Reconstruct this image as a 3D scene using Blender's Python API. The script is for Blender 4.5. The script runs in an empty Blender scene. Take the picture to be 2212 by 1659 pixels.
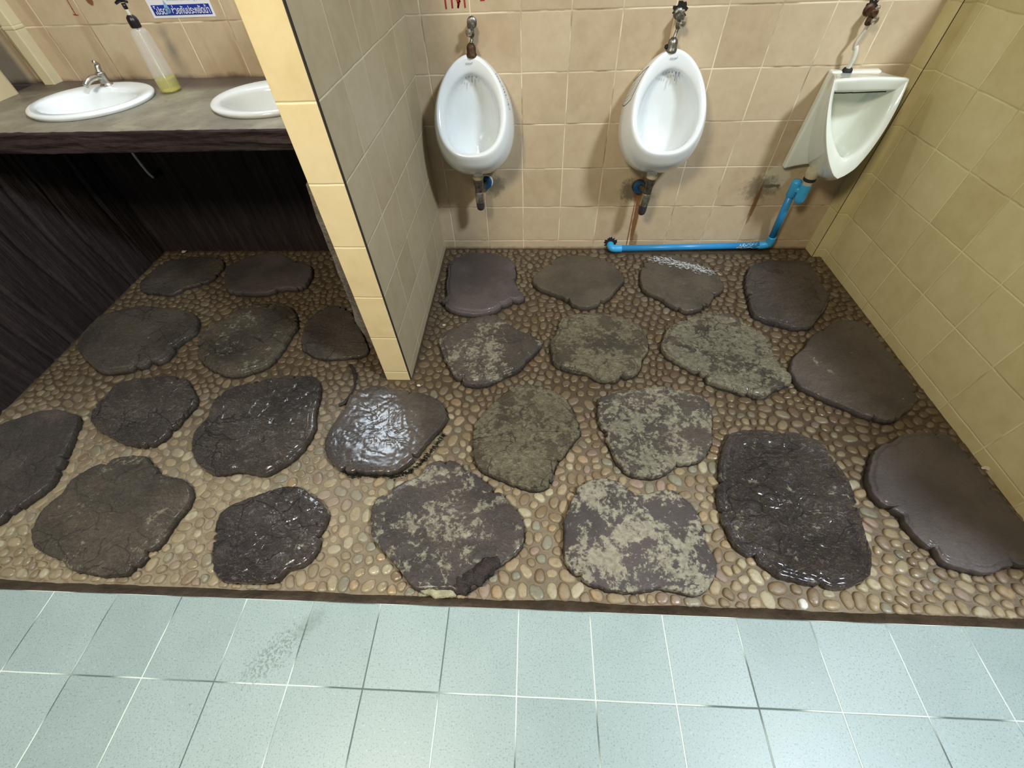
import bpy, bmesh, math, random
import numpy as np
from mathutils import Vector, Matrix, noise
from mathutils.kdtree import KDTree
PI=math.pi
random.seed(7); rng=np.random.default_rng(7)
sc=bpy.context.scene; COL=sc.collection
D=2.1727                       # tiled back wall plane
# ------------------------------------------------------------------ helpers
def srgb(r,g,b):
    f=lambda c:(c/255/12.92) if c/255<=0.04045 else ((c/255+0.055)/1.055)**2.4
    return (f(r),f(g),f(b),1)
def link(o,parent=None):
    COL.objects.link(o)
    if parent: o.parent=parent
    return o
def mesh_obj(name,verts,faces,mat,parent=None,smooth=True,mats=None,fmat=None):
    me=bpy.data.meshes.new(name); me.from_pydata([tuple(v) for v in verts],[],faces); me.update()
    if smooth: me.shade_smooth()
    for m in (mats or [mat]): me.materials.append(m)
    if fmat is not None: me.polygons.foreach_set('material_index',fmat)
    o=bpy.data.objects.new(name,me)
    return link(o,parent)
def bm_obj(name,bm,mat,parent=None,smooth=False,bevel=0):
    me=bpy.data.meshes.new(name); bmesh.ops.recalc_face_normals(bm,faces=bm.faces); bm.to_mesh(me); bm.free()
    if smooth: me.shade_smooth()
    me.materials.append(mat); o=bpy.data.objects.new(name,me); link(o,parent)
    if bevel:
        md=o.modifiers.new('bevel','BEVEL'); md.width=bevel; md.segments=2; md.limit_method='ANGLE'
    return o
def tag(o,label,cat,group=None,kind=None):
    o['label']=label; o['category']=cat
    if group: o['group']=group
    if kind: o['kind']=kind
    return o
def struct(o): o['kind']='structure'; return o
def empty(name,loc,label,cat,group=None):
    o=bpy.data.objects.new(name,None); o.location=loc; o.empty_display_size=.05; link(o)
    return tag(o,label,cat,group)
def rebase(o,root):            # parent o to root, keeping o where it was built
    o.parent=root; o.matrix_parent_inverse=Matrix.Translation(-Vector(root.location)); return o
def prism(bm,pts,z0,z1):
    a=[bm.verts.new((x,y,z0)) for x,y in pts]; b=[bm.verts.new((x,y,z1)) for x,y in pts]; n=len(pts)
    bm.faces.new(a[::-1]); bm.faces.new(b)
    for i in range(n): bm.faces.new((a[i],a[(i+1)%n],b[(i+1)%n],b[i]))
def boxm(bm,x0,x1,y0,y1,z0,z1): prism(bm,[(x0,y0),(x1,y0),(x1,y1),(x0,y1)],z0,z1)
def frame(d):
    d=Vector(d).normalized(); a=Vector((0,0,1)) if abs(d.z)<.9 else Vector((1,0,0))
    u=d.cross(a).normalized(); return u,d.cross(u).normalized()
def lathe(name,p,axis,prof,mat,parent=None,n=32,rx=1,ry=1):
    """prof: list of (radius, distance along axis)"""
    p=Vector(p); ax=Vector(axis).normalized(); u,v=frame(ax); V=[];F=[]
    for r,h in prof:
        for k in range(n):
            t=2*PI*k/n; V.append(p+ax*h+u*(math.cos(t)*r*rx)+v*(math.sin(t)*r*ry))
    m=len(prof)
    for j in range(m-1):
        for k in range(n):
            F.append((j*n+k,j*n+(k+1)%n,(j+1)*n+(k+1)%n,(j+1)*n+k))
    F.append(tuple(range(n))[::-1]); F.append(tuple((m-1)*n+k for k in range(n)))
    o=mesh_obj(name,V,F,mat,None)
    es=o.modifiers.new('edge','EDGE_SPLIT'); es.split_angle=math.radians(40)
    if parent: rebase(o,parent)
    return o
def smooth_path(pts,sub=6):
    pts=[Vector(p) for p in pts]; out=[]
    for i in range(len(pts)-1):
        p0=pts[max(i-1,0)];p1=pts[i];p2=pts[i+1];p3=pts[min(i+2,len(pts)-1)]
        for k in range(sub):
            t=k/sub
            out.append(.5*((2*p1)+(p2-p0)*t+(2*p0-5*p1+4*p2-p3)*t*t+(3*p1-p0-3*p2+p3)*t**3))
    out.append(pts[-1]); return out
def tube(name,pts,r,mat,parent=None,n=16,sub=6,caps=True):
    P=smooth_path(pts,sub) if sub>1 else [Vector(p) for p in pts]
    rr=r if callable(r) else (lambda t:r)
    V=[];F=[];u=None
    for i,p in enumerate(P):
        d=(P[min(i+1,len(P)-1)]-P[max(i-1,0)]).normalized()
        if u is None: u,v=frame(d)
        else:
            u=(u-d*u.dot(d)).normalized(); v=d.cross(u)
        R=rr(i/(len(P)-1))
        for k in range(n):
            t=2*PI*k/n; V.append(p+u*math.cos(t)*R+v*math.sin(t)*R)
    for i in range(len(P)-1):
        for k in range(n): F.append((i*n+k,i*n+(k+1)%n,(i+1)*n+(k+1)%n,(i+1)*n+k))
    if caps: F.append(tuple(range(n))[::-1]); F.append(tuple((len(P)-1)*n+k for k in range(n)))
    o=mesh_obj(name,V,F,mat,None)
    if parent: rebase(o,parent)
    return o
def loft(name,loops,mat,parent=None,cap0=False,cap1=False):
    V=[v for l in loops for v in l]; n=len(loops[0]); F=[]
    for j in range(len(loops)-1):
        for k in range(n): F.append((j*n+k,j*n+(k+1)%n,(j+1)*n+(k+1)%n,(j+1)*n+k))
    if cap0: F.append(tuple(range(n))[::-1])
    if cap1: F.append(tuple((len(loops)-1)*n+k for k in range(n)))
    o=mesh_obj(name,V,F,mat,None)
    bm=bmesh.new(); bm.from_mesh(o.data); bmesh.ops.recalc_face_normals(bm,faces=bm.faces); bm.to_mesh(o.data); bm.free()
    if parent: rebase(o,parent)
    return o
def cr(keys,u):                # catmull-rom through keyed tuples [(u,(...)),...]
    ks=[k for k,_ in keys]; i=max(0,min(len(ks)-2,next((j for j in range(len(ks)-1) if u<=ks[j+1]),len(ks)-2)))
    t=(u-ks[i])/(ks[i+1]-ks[i]); a=keys[max(i-1,0)][1];b=keys[i][1];c=keys[i+1][1];d=keys[min(i+2,len(keys)-1)][1]
    return [.5*(2*b[j]+(c[j]-a[j])*t+(2*a[j]-5*b[j]+4*c[j]-d[j])*t*t+(3*b[j]-a[j]-3*c[j]+d[j])*t**3) for j in range(len(b))]
def strokes(name,lines,w,lift,mat,parent=None,at=None):
    """flat painted strokes; lines in (a,b) plane coordinates, at(a,b)->point and normal"""
    V=[];F=[]
    for ln in lines:
        for i in range(len(ln)-1):
            a=Vector(ln[i]);b=Vector(ln[i+1]);d=(b-a); 
            if d.length<1e-6: continue
            d.normalize(); q=Vector((-d.y,d.x))*w/2; e=d*w*.35
            k=len(V)
            for s in (a-e-q,b+e-q,b+e+q,a-e+q): V.append(at(s.x,s.y,lift))
            F.append((k,k+1,k+2,k+3))
    o=mesh_obj(name,V,F,mat,None,smooth=False)
    if parent: rebase(o,parent)
    return o
# ------------------------------------------------------------------ node helpers
class NT:
    def __init__(s,name):
        s.m=bpy.data.materials.new(name); s.m.use_nodes=True; s.n=s.m.node_tree.nodes; s.l=s.m.node_tree.links
        s.b=s.n['Principled BSDF']; s._pos=None
    def new(s,t,**k):
        n=s.n.new(t)
        for a,b in k.items(): setattr(n,a,b)
        return n
    def set(s,n,i,v):
        if hasattr(v,'is_output') or isinstance(v,bpy.types.NodeSocket): s.l.new(v,n.inputs[i])
        elif v is not None: n.inputs[i].default_value=v
    def math(s,op,a,b=None,c=None,clamp=False):
        n=s.new('ShaderNodeMath',operation=op,use_clamp=clamp); s.set(n,0,a)
        if b is not None: s.set(n,1,b)
        if c is not None: s.set(n,2,c)
        return n.outputs[0]
    def obj(s): 
        if s._pos is None: s._pos=s.new('ShaderNodeTexCoord').outputs['Object']
        return s._pos
    def xyz(s,v=None):
        n=s.new('ShaderNodeSeparateXYZ'); s.l.new(v or s.obj(),n.inputs[0]); return n.outputs
    def comb(s,x=0,y=0,z=0):
        n=s.new('ShaderNodeCombineXYZ'); s.set(n,0,x); s.set(n,1,y); s.set(n,2,z); return n.outputs[0]
    def noise(s,scale,detail=4,rough=.55,vec=None,dist=0,w=None):
        n=s.new('ShaderNodeTexNoise'); s.l.new(vec or s.obj(),n.inputs['Vector'])
        n.inputs['Scale'].default_value=scale; n.inputs['Detail'].default_value=detail; n.inputs['Roughness'].default_value=rough; n.inputs['Distortion'].default_value=dist
        return n.outputs['Fac']
    def vor(s,scale,feature='F1',vec=None,out='Distance'):
        n=s.new('ShaderNodeTexVoronoi',feature=feature); s.l.new(vec or s.obj(),n.inputs['Vector']); n.inputs['Scale'].default_value=scale
        return n.outputs[out]
    def scalev(s,v,sx,sy,sz):
        n=s.new('ShaderNodeVectorMath',operation='MULTIPLY'); s.l.new(v,n.inputs[0]); n.inputs[1].default_value=(sx,sy,sz); return n.outputs[0]
    def ss(s,x,a,b):           # smoothstep
        n=s.new('ShaderNodeMapRange',interpolation_type='SMOOTHSTEP'); s.set(n,0,x); n.inputs[1].default_value=a; n.inputs[2].default_value=b; return n.outputs[0]
    def mix(s,f,a,b,mode='MIX'):
        n=s.new('ShaderNodeMix',data_type='RGBA',blend_type=mode,clamp_factor=True); s.set(n,0,f); s.set(n,6,a); s.set(n,7,b); return n.outputs[2]
    def ramp(s,f,stops,interp='LINEAR'):
        n=s.new('ShaderNodeValToRGB'); s.set(n,0,f); e=n.color_ramp; e.interpolation=interp
        while len(e.elements)<len(stops): e.elements.new(.5)
        for el,(p,c) in zip(e.elements,stops): el.position=p; el.color=c
        return n.outputs[0]
    def bump(s,h,dist=.002,strength=1,nrm=None):
        n=s.new('ShaderNodeBump'); n.inputs['Distance'].default_value=dist; n.inputs['Strength'].default_value=strength; s.l.new(h,n.inputs['Height'])
        if nrm: s.l.new(nrm,n.inputs['Normal'])
        return n.outputs[0]
    def out(s,col=None,rough=None,metal=None,nrm=None,spec=None,coat=None,coatr=None):
        b=s.b
        if col is not None: s.set(b,'Base Color',col)
        if rough is not None: s.set(b,'Roughness',rough)
        if metal is not None: s.set(b,'Metallic',metal)
        if nrm is not None: s.l.new(nrm,b.inputs['Normal'])
        if spec is not None: s.set(b,'Specular IOR Level',spec)
        if coat is not None: s.set(b,'Coat Weight',coat)
        if coatr is not None: s.set(b,'Coat Roughness',coatr)
        return s.m
def plain(name,col,rough=.5,metal=0,var=.12,scale=30,bump=0,coat=None,spec=None):
    t=NT(name); n=t.noise(scale,4)
    f=t.ss(n,.3,.7); d=tuple(c*(1-var*2) for c in col[:3])+(1,)
    nr=t.bump(t.noise(scale*4,3),bump) if bump else None
    return t.out(t.mix(f,d,col),rough,metal,nr,spec,coat)
# ------------------------------------------------------------------ materials
def tile_mat(name,ax,off,size,cols,grout,rough=.42,stains=None,gw=.0032):
    """square wall tiles. ax: (a,b) component indices along the face; off: grout offsets"""
    t=NT(name); p=t.xyz(); wob=t.math('MULTIPLY',t.math('SUBTRACT',t.noise(9,2),.5),.004)
    def line(c,o):
        v=t.math('ADD',t.math('SUBTRACT',c,o),wob)
        q=t.math('DIVIDE',v,size); fl=t.math('FLOOR',q); fr=t.math('SUBTRACT',q,fl)
        dd=t.math('MULTIPLY',t.math('MINIMUM',fr,t.math('SUBTRACT',1,fr)),size)
        return fl,dd
    fa,da=line(p[ax[0]],off[0]); fb,db=line(p[ax[1]],off[1])
    d=t.math('MINIMUM',da,db)
    wn=t.new('ShaderNodeTexWhiteNoise',noise_dimensions='2D'); t.l.new(t.comb(fa,fb),wn.inputs[0]); rnd=wn.outputs[0]
    n1=t.noise(14,5,.6); n2=t.noise(60,3); n3=t.noise(3.2,3)
    f=t.math('ADD',t.math('MULTIPLY',n1,.7),t.math('MULTIPLY',t.math('SUBTRACT',rnd,.5),.30))
    f=t.math('ADD',f,t.math('MULTIPLY',n3,.35))
    c=t.ramp(f,[(.2,cols[0]),(.5,cols[1]),(.85,cols[2])])
    c=t.mix(t.math('MULTIPLY',t.ss(n2,.45,.75),.18),c,cols[0])
    gm=t.math('SUBTRACT',1,t.ss(d,gw*.35,gw))
    gcol=t.mix(t.ss(t.noise(7,3),.42,.68),grout[0],grout[1])
    col=t.mix(gm,c,gcol)
    if stains: col=stains(t,p,col)
    h=t.math('ADD',t.math('MULTIPLY',t.ss(d,0,gw*1.6),1.0),t.math('MULTIPLY',n1,.5))
    r=t.math('ADD',t.math('MULTIPLY',gm,.35),t.math('ADD',rough,t.math('MULTIPLY',n2,.12)))
    return t.out(col,r,0,t.bump(h,.0012),.4)
def blob(t,p,ix,iz,cx,cz,rx,rz,nz=.5,sc=30,th=(.75,1.0)):
    dx=t.math('DIVIDE',t.math('SUBTRACT',p[ix],cx),rx); dz=t.math('DIVIDE',t.math('SUBTRACT',p[iz],cz),rz)
    r=t.math('SQRT',t.math('ADD',t.math('MULTIPLY',dx,dx),t.math('MULTIPLY',dz,dz)))
    r=t.math('ADD',r,t.math('MULTIPLY',t.math('SUBTRACT',t.noise(sc,5,.7),.5),nz*2))
    return t.math('SUBTRACT',1,t.ss(r,*th))
def back_stains(t,p,col):
    S=lambda *a,**k: blob(t,p,0,2,*a,**k)
    mould=srgb(104,96,76); rust=srgb(112,74,38); pale=srgb(206,200,178)
    # grey render patches and mould round the waste outlets, with rust runs below
    col=t.mix(t.math('MULTIPLY',S(1.165,.395,.075,.07,nz=.5,sc=22),.8),col,pale)
    for cx,cz,rx,rz,s in ((-.225,.365,.055,.07,.75),(.475,.335,.06,.075,.9),(.56,.31,.05,.05,.5),(1.12,.345,.10,.075,.7),(1.17,.355,.05,.012,1.0)):
        col=t.mix(t.math('MULTIPLY',S(cx,cz,rx,rz,nz=.85,sc=55,th=(.45,1.1)),s),col,mould)
    for cx,cz,rx,rz,s in ((.528,.20,.016,.21,.95),(.518,.33,.03,.07,.9),(.508,.13,.004,.2,.9),(1.125,.27,.012,.12,.85),(.545,.05,.02,.06,.6)):
        col=t.mix(t.math('MULTIPLY',S(cx,cz,rx,rz,nz=.35,sc=45,th=(.6,1.15)),s),col,rust)
    # grime line along the counter and the floor
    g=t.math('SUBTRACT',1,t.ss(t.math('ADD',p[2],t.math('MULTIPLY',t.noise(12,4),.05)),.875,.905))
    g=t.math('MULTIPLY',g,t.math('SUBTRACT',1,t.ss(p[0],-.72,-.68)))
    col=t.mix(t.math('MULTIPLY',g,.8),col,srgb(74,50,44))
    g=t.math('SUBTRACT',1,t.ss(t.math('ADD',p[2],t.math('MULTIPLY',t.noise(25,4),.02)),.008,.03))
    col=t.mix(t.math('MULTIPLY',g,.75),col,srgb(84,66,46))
    # worn drips beside the counter and a brown speck
    col=t.mix(S(-1.811,1.125,.016,.018,nz=.35,sc=60),col,srgb(118,78,48))
    v=t.noise(1,5,.6,vec=t.scalev(t.obj(),16,1,2.2)); left=t.math('SUBTRACT',1,t.ss(p[0],-.8,-.7))
    col=t.mix(t.math('MULTIPLY',t.math('MULTIPLY',t.ss(v,.52,.75),left),.35),col,srgb(150,112,86))
    return col
BCOL=[srgb(170,148,118),srgb(184,164,134),srgb(196,178,148)]
M={}
M['back']=tile_mat('tan_wall_tile',(0,2),(-.0809,.0527),.1988*1.003,BCOL,(srgb(222,206,176),srgb(140,118,90)),stains=back_stains)
M['right']=tile_mat('yellow_wall_tile',(1,2),(1.8476,.0504),.1994,[srgb(184,168,118),srgb(198,184,136),srgb(208,196,150)],(srgb(216,204,158),srgb(176,160,112)))
M['divider']=tile_mat('grey_tan_tile',(1,2),(1.357,.0516),.2,[srgb(158,142,112),srgb(170,156,126),srgb(180,166,138)],(srgb(204,194,166),srgb(178,166,140)),gw=.0028)
M['divfront']=tile_mat('cream_tile',(0,2),(5.1,.0516),.2,[srgb(206,182,132),srgb(218,196,148),srgb(224,204,158)],(srgb(236,220,176),srgb(236,220,176)),gw=.003)
def m_green():
    t=NT('green_speckled_tile'); p=t.xyz(); G=.203
    def line(c):
        v=t.math('ADD',c,t.math('MULTIPLY',t.math('SUBTRACT',t.noise(5,2),.5),.003))
        q=t.math('DIVIDE',v,G); fl=t.math('FLOOR',t.math('ADD',q,.0)); fr=t.math('SUBTRACT',q,fl)
        return fl,t.math('MULTIPLY',t.math('MINIMUM',fr,t.math('SUBTRACT',1,fr)),G)
    fa,da=line(p[0]); fb,db=line(t.math('SUBTRACT',p[1],.0)); d=t.math('MINIMUM',da,db)
    wn=t.new('ShaderNodeTexWhiteNoise',noise_dimensions='2D'); t.l.new(t.comb(fa,fb),wn.inputs[0])
    n=t.noise(7,4); sp=t.noise(240,2,.5); sp2=t.noise(150,3,.6)
    f=t.math('ADD',t.math('MULTIPLY',n,.5),t.math('MULTIPLY',wn.outputs[0],.4))
    c=t.ramp(f,[(.2,srgb(146,162,160)),(.5,srgb(156,172,170)),(.85,srgb(166,181,180))])
    c=t.mix(t.math('MULTIPLY',t.ss(sp,.56,.66),.55),c,srgb(104,128,120))
    c=t.mix(t.math('MULTIPLY',t.ss(sp2,.58,.72),.3),c,srgb(196,216,208))
    gm=t.math('SUBTRACT',1,t.ss(d,.0009,.0023))
    c=t.mix(gm,c,t.mix(t.ss(t.noise(3.3,1),.45,.55),srgb(92,104,98),srgb(214,226,216)))
    # scuffed shoe print and dirt
    def B(cx,cy,rx,ry,ang,sc=60,nz=.9):
        ca,sa=math.cos(ang),math.sin(ang); x=t.math('SUBTRACT',p[0],cx); y=t.math('SUBTRACT',p[1],cy)
        u=t.math('DIVIDE',t.math('ADD',t.math('MULTIPLY',x,ca),t.math('MULTIPLY',y,sa)),rx); v=t.math('DIVIDE',t.math('SUBTRACT',t.math('MULTIPLY',y,ca),t.math('MULTIPLY',x,sa)),ry)
        r=t.math('SQRT',t.math('ADD',t.math('MULTIPLY',u,u),t.math('MULTIPLY',v,v)))
        return t.math('SUBTRACT',1,t.ss(t.math('ADD',r,t.math('MULTIPLY',t.math('SUBTRACT',t.noise(sc,4,.75),.5),nz*2)),.35,1.0))
    c=t.mix(t.math('MULTIPLY',t.math('MULTIPLY',B(-.675,-.135,.12,.05,.85,sc=90,nz=1.4),t.ss(t.noise(120,3),.42,.6)),.5),c,srgb(84,100,90))
    c=t.mix(t.math('MULTIPLY',B(-.60,-.06,.06,.03,.8),.3),c,srgb(96,112,100))
    c=t.mix(t.math('MULTIPLY',t.ss(t.noise(38,5,.7),.66,.72),.5),c,srgb(96,110,98))
    h=t.math('ADD',t.ss(d,.0004,.003),t.math('MULTIPLY',sp,.10))
    r=t.math('ADD',.36,t.math('ADD',t.math('MULTIPLY',n,.1),t.math('MULTIPLY',gm,.4)))
    return t.out(c,r,0,t.bump(h,.001),.5)
M['green']=m_green()
def m_mortar():
    t=NT('pebble_mortar'); p=t.xyz(); n=t.noise(6,5); n2=t.noise(45,4); left=t.math('SUBTRACT',1,t.ss(t.math('ADD',p[0],t.math('MULTIPLY',n,.5)),-.75,.0))
    c=t.ramp(n,[(.3,srgb(96,83,64)),(.55,srgb(122,108,86)),(.75,srgb(142,128,104))])
    c=t.mix(t.math('MULTIPLY',left,t.ss(n2,.35,.6)),c,srgb(136,124,102))
    wet=t.ss(t.math('ADD',t.math('ADD',p[1],t.math('MULTIPLY',n,.7)),t.math('MULTIPLY',t.ss(p[0],.7,1.4),.45)),.85,1.55)  # wet towards the back; shade beside the right wall is painted into it
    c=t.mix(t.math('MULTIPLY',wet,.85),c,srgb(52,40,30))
    h=t.math('ADD',t.math('MULTIPLY',n2,.5),t.noise(18,5))
    return t.out(c,t.math('SUBTRACT',.62,t.math('MULTIPLY',wet,.3)),0,t.bump(h,.006),.5)
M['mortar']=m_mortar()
def m_peb(name,a,b):
    t=NT(name); g=t.new('ShaderNodeNewGeometry'); oi=t.new('ShaderNodeObjectInfo')
    pw=t.xyz(g.outputs['Position']); pos=g.outputs['Position']
    r=t.math('FRACT',t.math('ADD',g.outputs['Random Per Island'],oi.outputs['Random']))
    c=t.mix(r,a,b); n=t.noise(70,4,.6,vec=pos); nl=t.noise(5,4,vec=pos)
    c=t.mix(t.math('MULTIPLY',t.ss(n,.45,.75),.35),c,srgb(80,62,44))
    # cement film on the left bay, brown wet dirt at the back, painted shade at right
    left=t.math('SUBTRACT',1,t.ss(t.math('ADD',pw[0],t.math('MULTIPLY',nl,.5)),-.7,.1))
    c=t.mix(t.math('MULTIPLY',left,t.math('ADD',.25,t.math('MULTIPLY',t.ss(t.noise(28,4,vec=pos),.4,.6),.5))),c,srgb(132,120,98))
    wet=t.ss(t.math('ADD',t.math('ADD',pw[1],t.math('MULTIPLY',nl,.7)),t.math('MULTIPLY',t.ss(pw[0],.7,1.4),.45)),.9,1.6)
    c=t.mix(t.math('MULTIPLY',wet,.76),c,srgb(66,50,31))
    rr=t.math('SUBTRACT',.55,t.math('MULTIPLY',t.ss(nl,.45,.65),.27))
    return t.out(c,rr,0,t.bump(n,.0012),.5)
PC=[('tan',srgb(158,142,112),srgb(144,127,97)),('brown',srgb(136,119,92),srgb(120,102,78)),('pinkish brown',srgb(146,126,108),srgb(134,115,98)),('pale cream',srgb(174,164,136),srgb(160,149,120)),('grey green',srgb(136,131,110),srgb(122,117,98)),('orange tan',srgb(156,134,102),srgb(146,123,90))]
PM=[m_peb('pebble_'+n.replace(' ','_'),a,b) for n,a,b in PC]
M['whitepeb']=plain('white_pebble',srgb(226,226,216),.4,bump=.001)
def m_slab():
    t=NT('stamped_slab'); oi=t.new('ShaderNodeObjectInfo'); c3=t.new('ShaderNodeSeparateColor'); t.l.new(oi.outputs['Color'],c3.inputs[0])
    wear,wet,rough=c3.outputs
    vm=t.new('ShaderNodeVectorMath',operation='ADD'); t.l.new(t.obj(),vm.inputs[0]); t.l.new(t.comb(t.math('MULTIPLY',oi.outputs['Random'],37),t.math('MULTIPLY',oi.outputs['Random'],91),0),vm.inputs[1]); v=vm.outputs[0]
    n=t.noise(9,8,.68,vec=v,dist=.4); n2=t.noise(60,5,.65,vec=v); n3=t.noise(4,3,vec=v)
    hue=oi.outputs['Alpha']; paint=t.mix(t.ss(n3,.35,.65),t.mix(hue,srgb(62,54,52),srgb(64,57,44)),t.mix(hue,srgb(82,73,70),srgb(86,77,59)))
    paint=t.mix(t.math('MULTIPLY',t.ss(n2,.5,.75),.4),paint,srgb(48,40,37))
    conc=t.mix(hue,t.mix(t.ss(n2,.3,.7),srgb(128,122,102),srgb(168,163,142)),t.mix(t.ss(n2,.3,.7),srgb(96,89,68),srgb(128,121,96)))
    th=t.math('SUBTRACT',.86,t.math('MULTIPLY',wear,.42))
    n4=t.noise(32,6,.75,vec=v,dist=.8)
    w=t.math('SUBTRACT',t.math('ADD',t.math('ADD',t.math('MULTIPLY',n,.55),t.math('MULTIPLY',n4,.32)),t.math('MULTIPLY',n2,.2)),th)
    wm=t.ss(w,-.01,.035)
    col=t.mix(t.math('MULTIPLY',wm,t.math('ADD',.55,t.math('MULTIPLY',n3,.5))),paint,conc)
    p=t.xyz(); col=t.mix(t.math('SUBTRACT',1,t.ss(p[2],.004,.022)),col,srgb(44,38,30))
    wr=t.noise(16,6,.6,vec=v,dist=1.6); fine=t.noise(130,4,.6,vec=v)
    rid=t.math('ABSOLUTE',t.math('SUBTRACT',wr,.5)); rid=t.ss(rid,0,.06)
    wv=t.new('ShaderNodeVectorMath',operation='ADD'); t.l.new(v,wv.inputs[0]); wn=t.new('ShaderNodeTexNoise'); t.l.new(v,wn.inputs['Vector']); wn.inputs['Scale'].default_value=7; wn.inputs['Detail'].default_value=4; sv=t.scalev(wn.outputs['Color'],.16,.16,0); t.l.new(sv,wv.inputs[1])
    ce=t.vor(8.5,'DISTANCE_TO_EDGE',vec=t.scalev(wv.outputs[0],1,1.5,0)); ck=t.math('SUBTRACT',1,t.ss(ce,.004,.028))
    ck=t.math('MULTIPLY',t.math('MULTIPLY',ck,t.ss(t.noise(6,2,vec=v),.44,.56)),t.ss(rough,.2,.6))
    col=t.mix(t.math('MULTIPLY',ck,.75),col,srgb(30,25,22))
    fr=t.noise(1,7,.72,vec=t.scalev(wv.outputs[0],22,60,0)); fr=t.math('ABSOLUTE',t.math('SUBTRACT',fr,.5)); fr=t.ss(fr,0,.09)
    rid=t.math('SUBTRACT',t.math('ADD',t.math('MULTIPLY',rid,.4),t.math('MULTIPLY',fr,.8)),t.math('MULTIPLY',ck,.9))
    h=t.math('ADD',t.math('MULTIPLY',t.math('MULTIPLY',rid,rough),.7),t.math('MULTIPLY',fine,t.math('ADD',.38,t.math('MULTIPLY',rough,.35))))
    r=t.math('SUBTRACT',t.math('ADD',.66,t.math('MULTIPLY',n2,.14)),t.math('MULTIPLY',wet,.46))
    r=t.math('ADD',r,t.math('MULTIPLY',wm,.08))
    return t.out(col,r,0,t.bump(h,.0042),.5,t.math('MULTIPLY',wet,.7),.16)
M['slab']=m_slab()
def m_wood(name,c0,c1,ax,rough=.6):
    t=NT(name); s=[1,1,1]
    sc_=[14,14,14]; sc_[ax]=1.2
    n=t.noise(2.2,6,.65,vec=t.scalev(t.obj(),*sc_),dist=.8); n2=t.noise(30,4)
    c=t.mix(t.ss(n,.35,.7),c0,c1); c=t.mix(t.math('MULTIPLY',t.ss(n2,.5,.8),.4),c,tuple(x*.5 for x in c0[:3])+(1,))
    return t.out(c,rough,0,t.bump(t.math('ADD',n,t.math('MULTIPLY',n2,.2)),.012),.4)
M['clad']=m_wood('dark_cement_planks',srgb(35,28,27),srgb(55,45,43),2,.58)
M['fascia']=m_wood('dark_cement_beam',srgb(38,26,25),srgb(58,42,40),0,.6)
def m_top():
    t=NT('worn_counter'); n=t.noise(5,6,.62,dist=.3); n2=t.noise(40,4); p=t.xyz()
    c=t.ramp(n,[(.3,srgb(96,88,76)),(.5,srgb(122,115,98)),(.7,srgb(150,143,122))])
    bk=t.ss(t.math('ADD',p[1],t.math('MULTIPLY',n,.12)),2.03,2.13)
    c=t.mix(t.math('MULTIPLY',bk,.8),c,srgb(66,50,48)); c=t.mix(t.math('MULTIPLY',t.ss(n2,.55,.7),.25),c,srgb(60,52,48))
    return t.out(c,.42,0,t.bump(t.math('ADD',n,t.math('MULTIPLY',n2,.3)),.004),.5)
M['top']=m_top()
def m_cer(name,col):
    t=NT(name); n=t.noise(6,3)
    c=t.mix(t.ss(n,.35,.7),col,tuple(x*.93 for x in col[:3])+(1,))
    return t.out(c,.12,0,None,.5,.6,.05)
M['cer']=m_cer('white_porcelain',srgb(226,230,230)); M['cer2']=m_cer('aged_porcelain',srgb(220,224,212))
M['chrome']=plain('dull_chrome',srgb(206,202,192),.3,1,.2,60)
M['chromeold']=plain('tarnished_chrome',srgb(150,147,138),.36,1,.3,90,bump=.0006)
M['rust']=plain('rusted_brass',srgb(92,66,42),.42,.6,.3,120,bump=.001)
M['dark']=plain('dark_plastic',srgb(58,54,58),.35,0,.2,40)
M['rubber']=plain('black_rubber',srgb(30,24,24),.7)
M['black']=plain('black_pump_plastic',srgb(24,20,20),.35)
M['cream']=plain('cream_paint',srgb(208,196,158),.5,0,.05,8,bump=.0008)
M['creamp']=plain('cream_panel_paint',srgb(206,188,148),.5,0,.05,8,bump=.0008)
M['gasket']=plain('cream_gasket',srgb(198,188,158),.6)
M['pvc']=plain('blue_pvc',srgb(46,140,200),.34,0,.06,12)
M['pvc2']=plain('light_blue_fitting',srgb(62,166,222),.34,0,.05,12)
M['bluering']=plain('dark_blue_ring',srgb(26,78,120),.35)
M['whitep']=plain('white_plastic_tube',srgb(222,222,208),.35)
M['greyp']=plain('translucent_tube',srgb(190,184,164),.3)
M['debris']=plain('pale_scraps',srgb(206,194,170),.8,bump=.002)
M['hole']=plain('black_crumbling_cement',srgb(34,24,20),.85,0,.3,60,bump=.006)
M['twig']=plain('dark_root',srgb(38,26,20),.7,0,.3,80)
M['redpaint']=plain('red_paint',srgb(150,34,36),.5)
M['redpaint2']=plain('faded_red_paint',srgb(150,66,44),.6)
M['ink']=plain('black_ink',srgb(46,40,44),.6)
M['logo']=plain('grey_print',srgb(120,122,126),.5)
M['paper']=plain('white_sticker',srgb(222,220,222),.3,0,.02)
M['band']=plain('blue_sticker_band',srgb(34,54,150),.3,0,.04)
M['dropm']=plain('pale_blue_print',srgb(140,176,206),.3)
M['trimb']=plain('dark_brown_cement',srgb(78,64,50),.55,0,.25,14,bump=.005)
M['joint']=plain('dark_gap',srgb(44,34,24),.9)
M['moss']=plain('dark_moss',srgb(46,50,30),.9,0,.3,90,bump=.006)
def m_glass(name,col,ior=1.45,rough=.03,trans=1.0):
    t=NT(name); t.b.inputs['Transmission Weight'].default_value=trans; t.b.inputs['IOR'].default_value=ior
    n=t.noise(20,2); return t.out(t.mix(t.ss(n,.3,.7),col,tuple(c*.97 for c in col[:3])+(1,)),rough)
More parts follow.
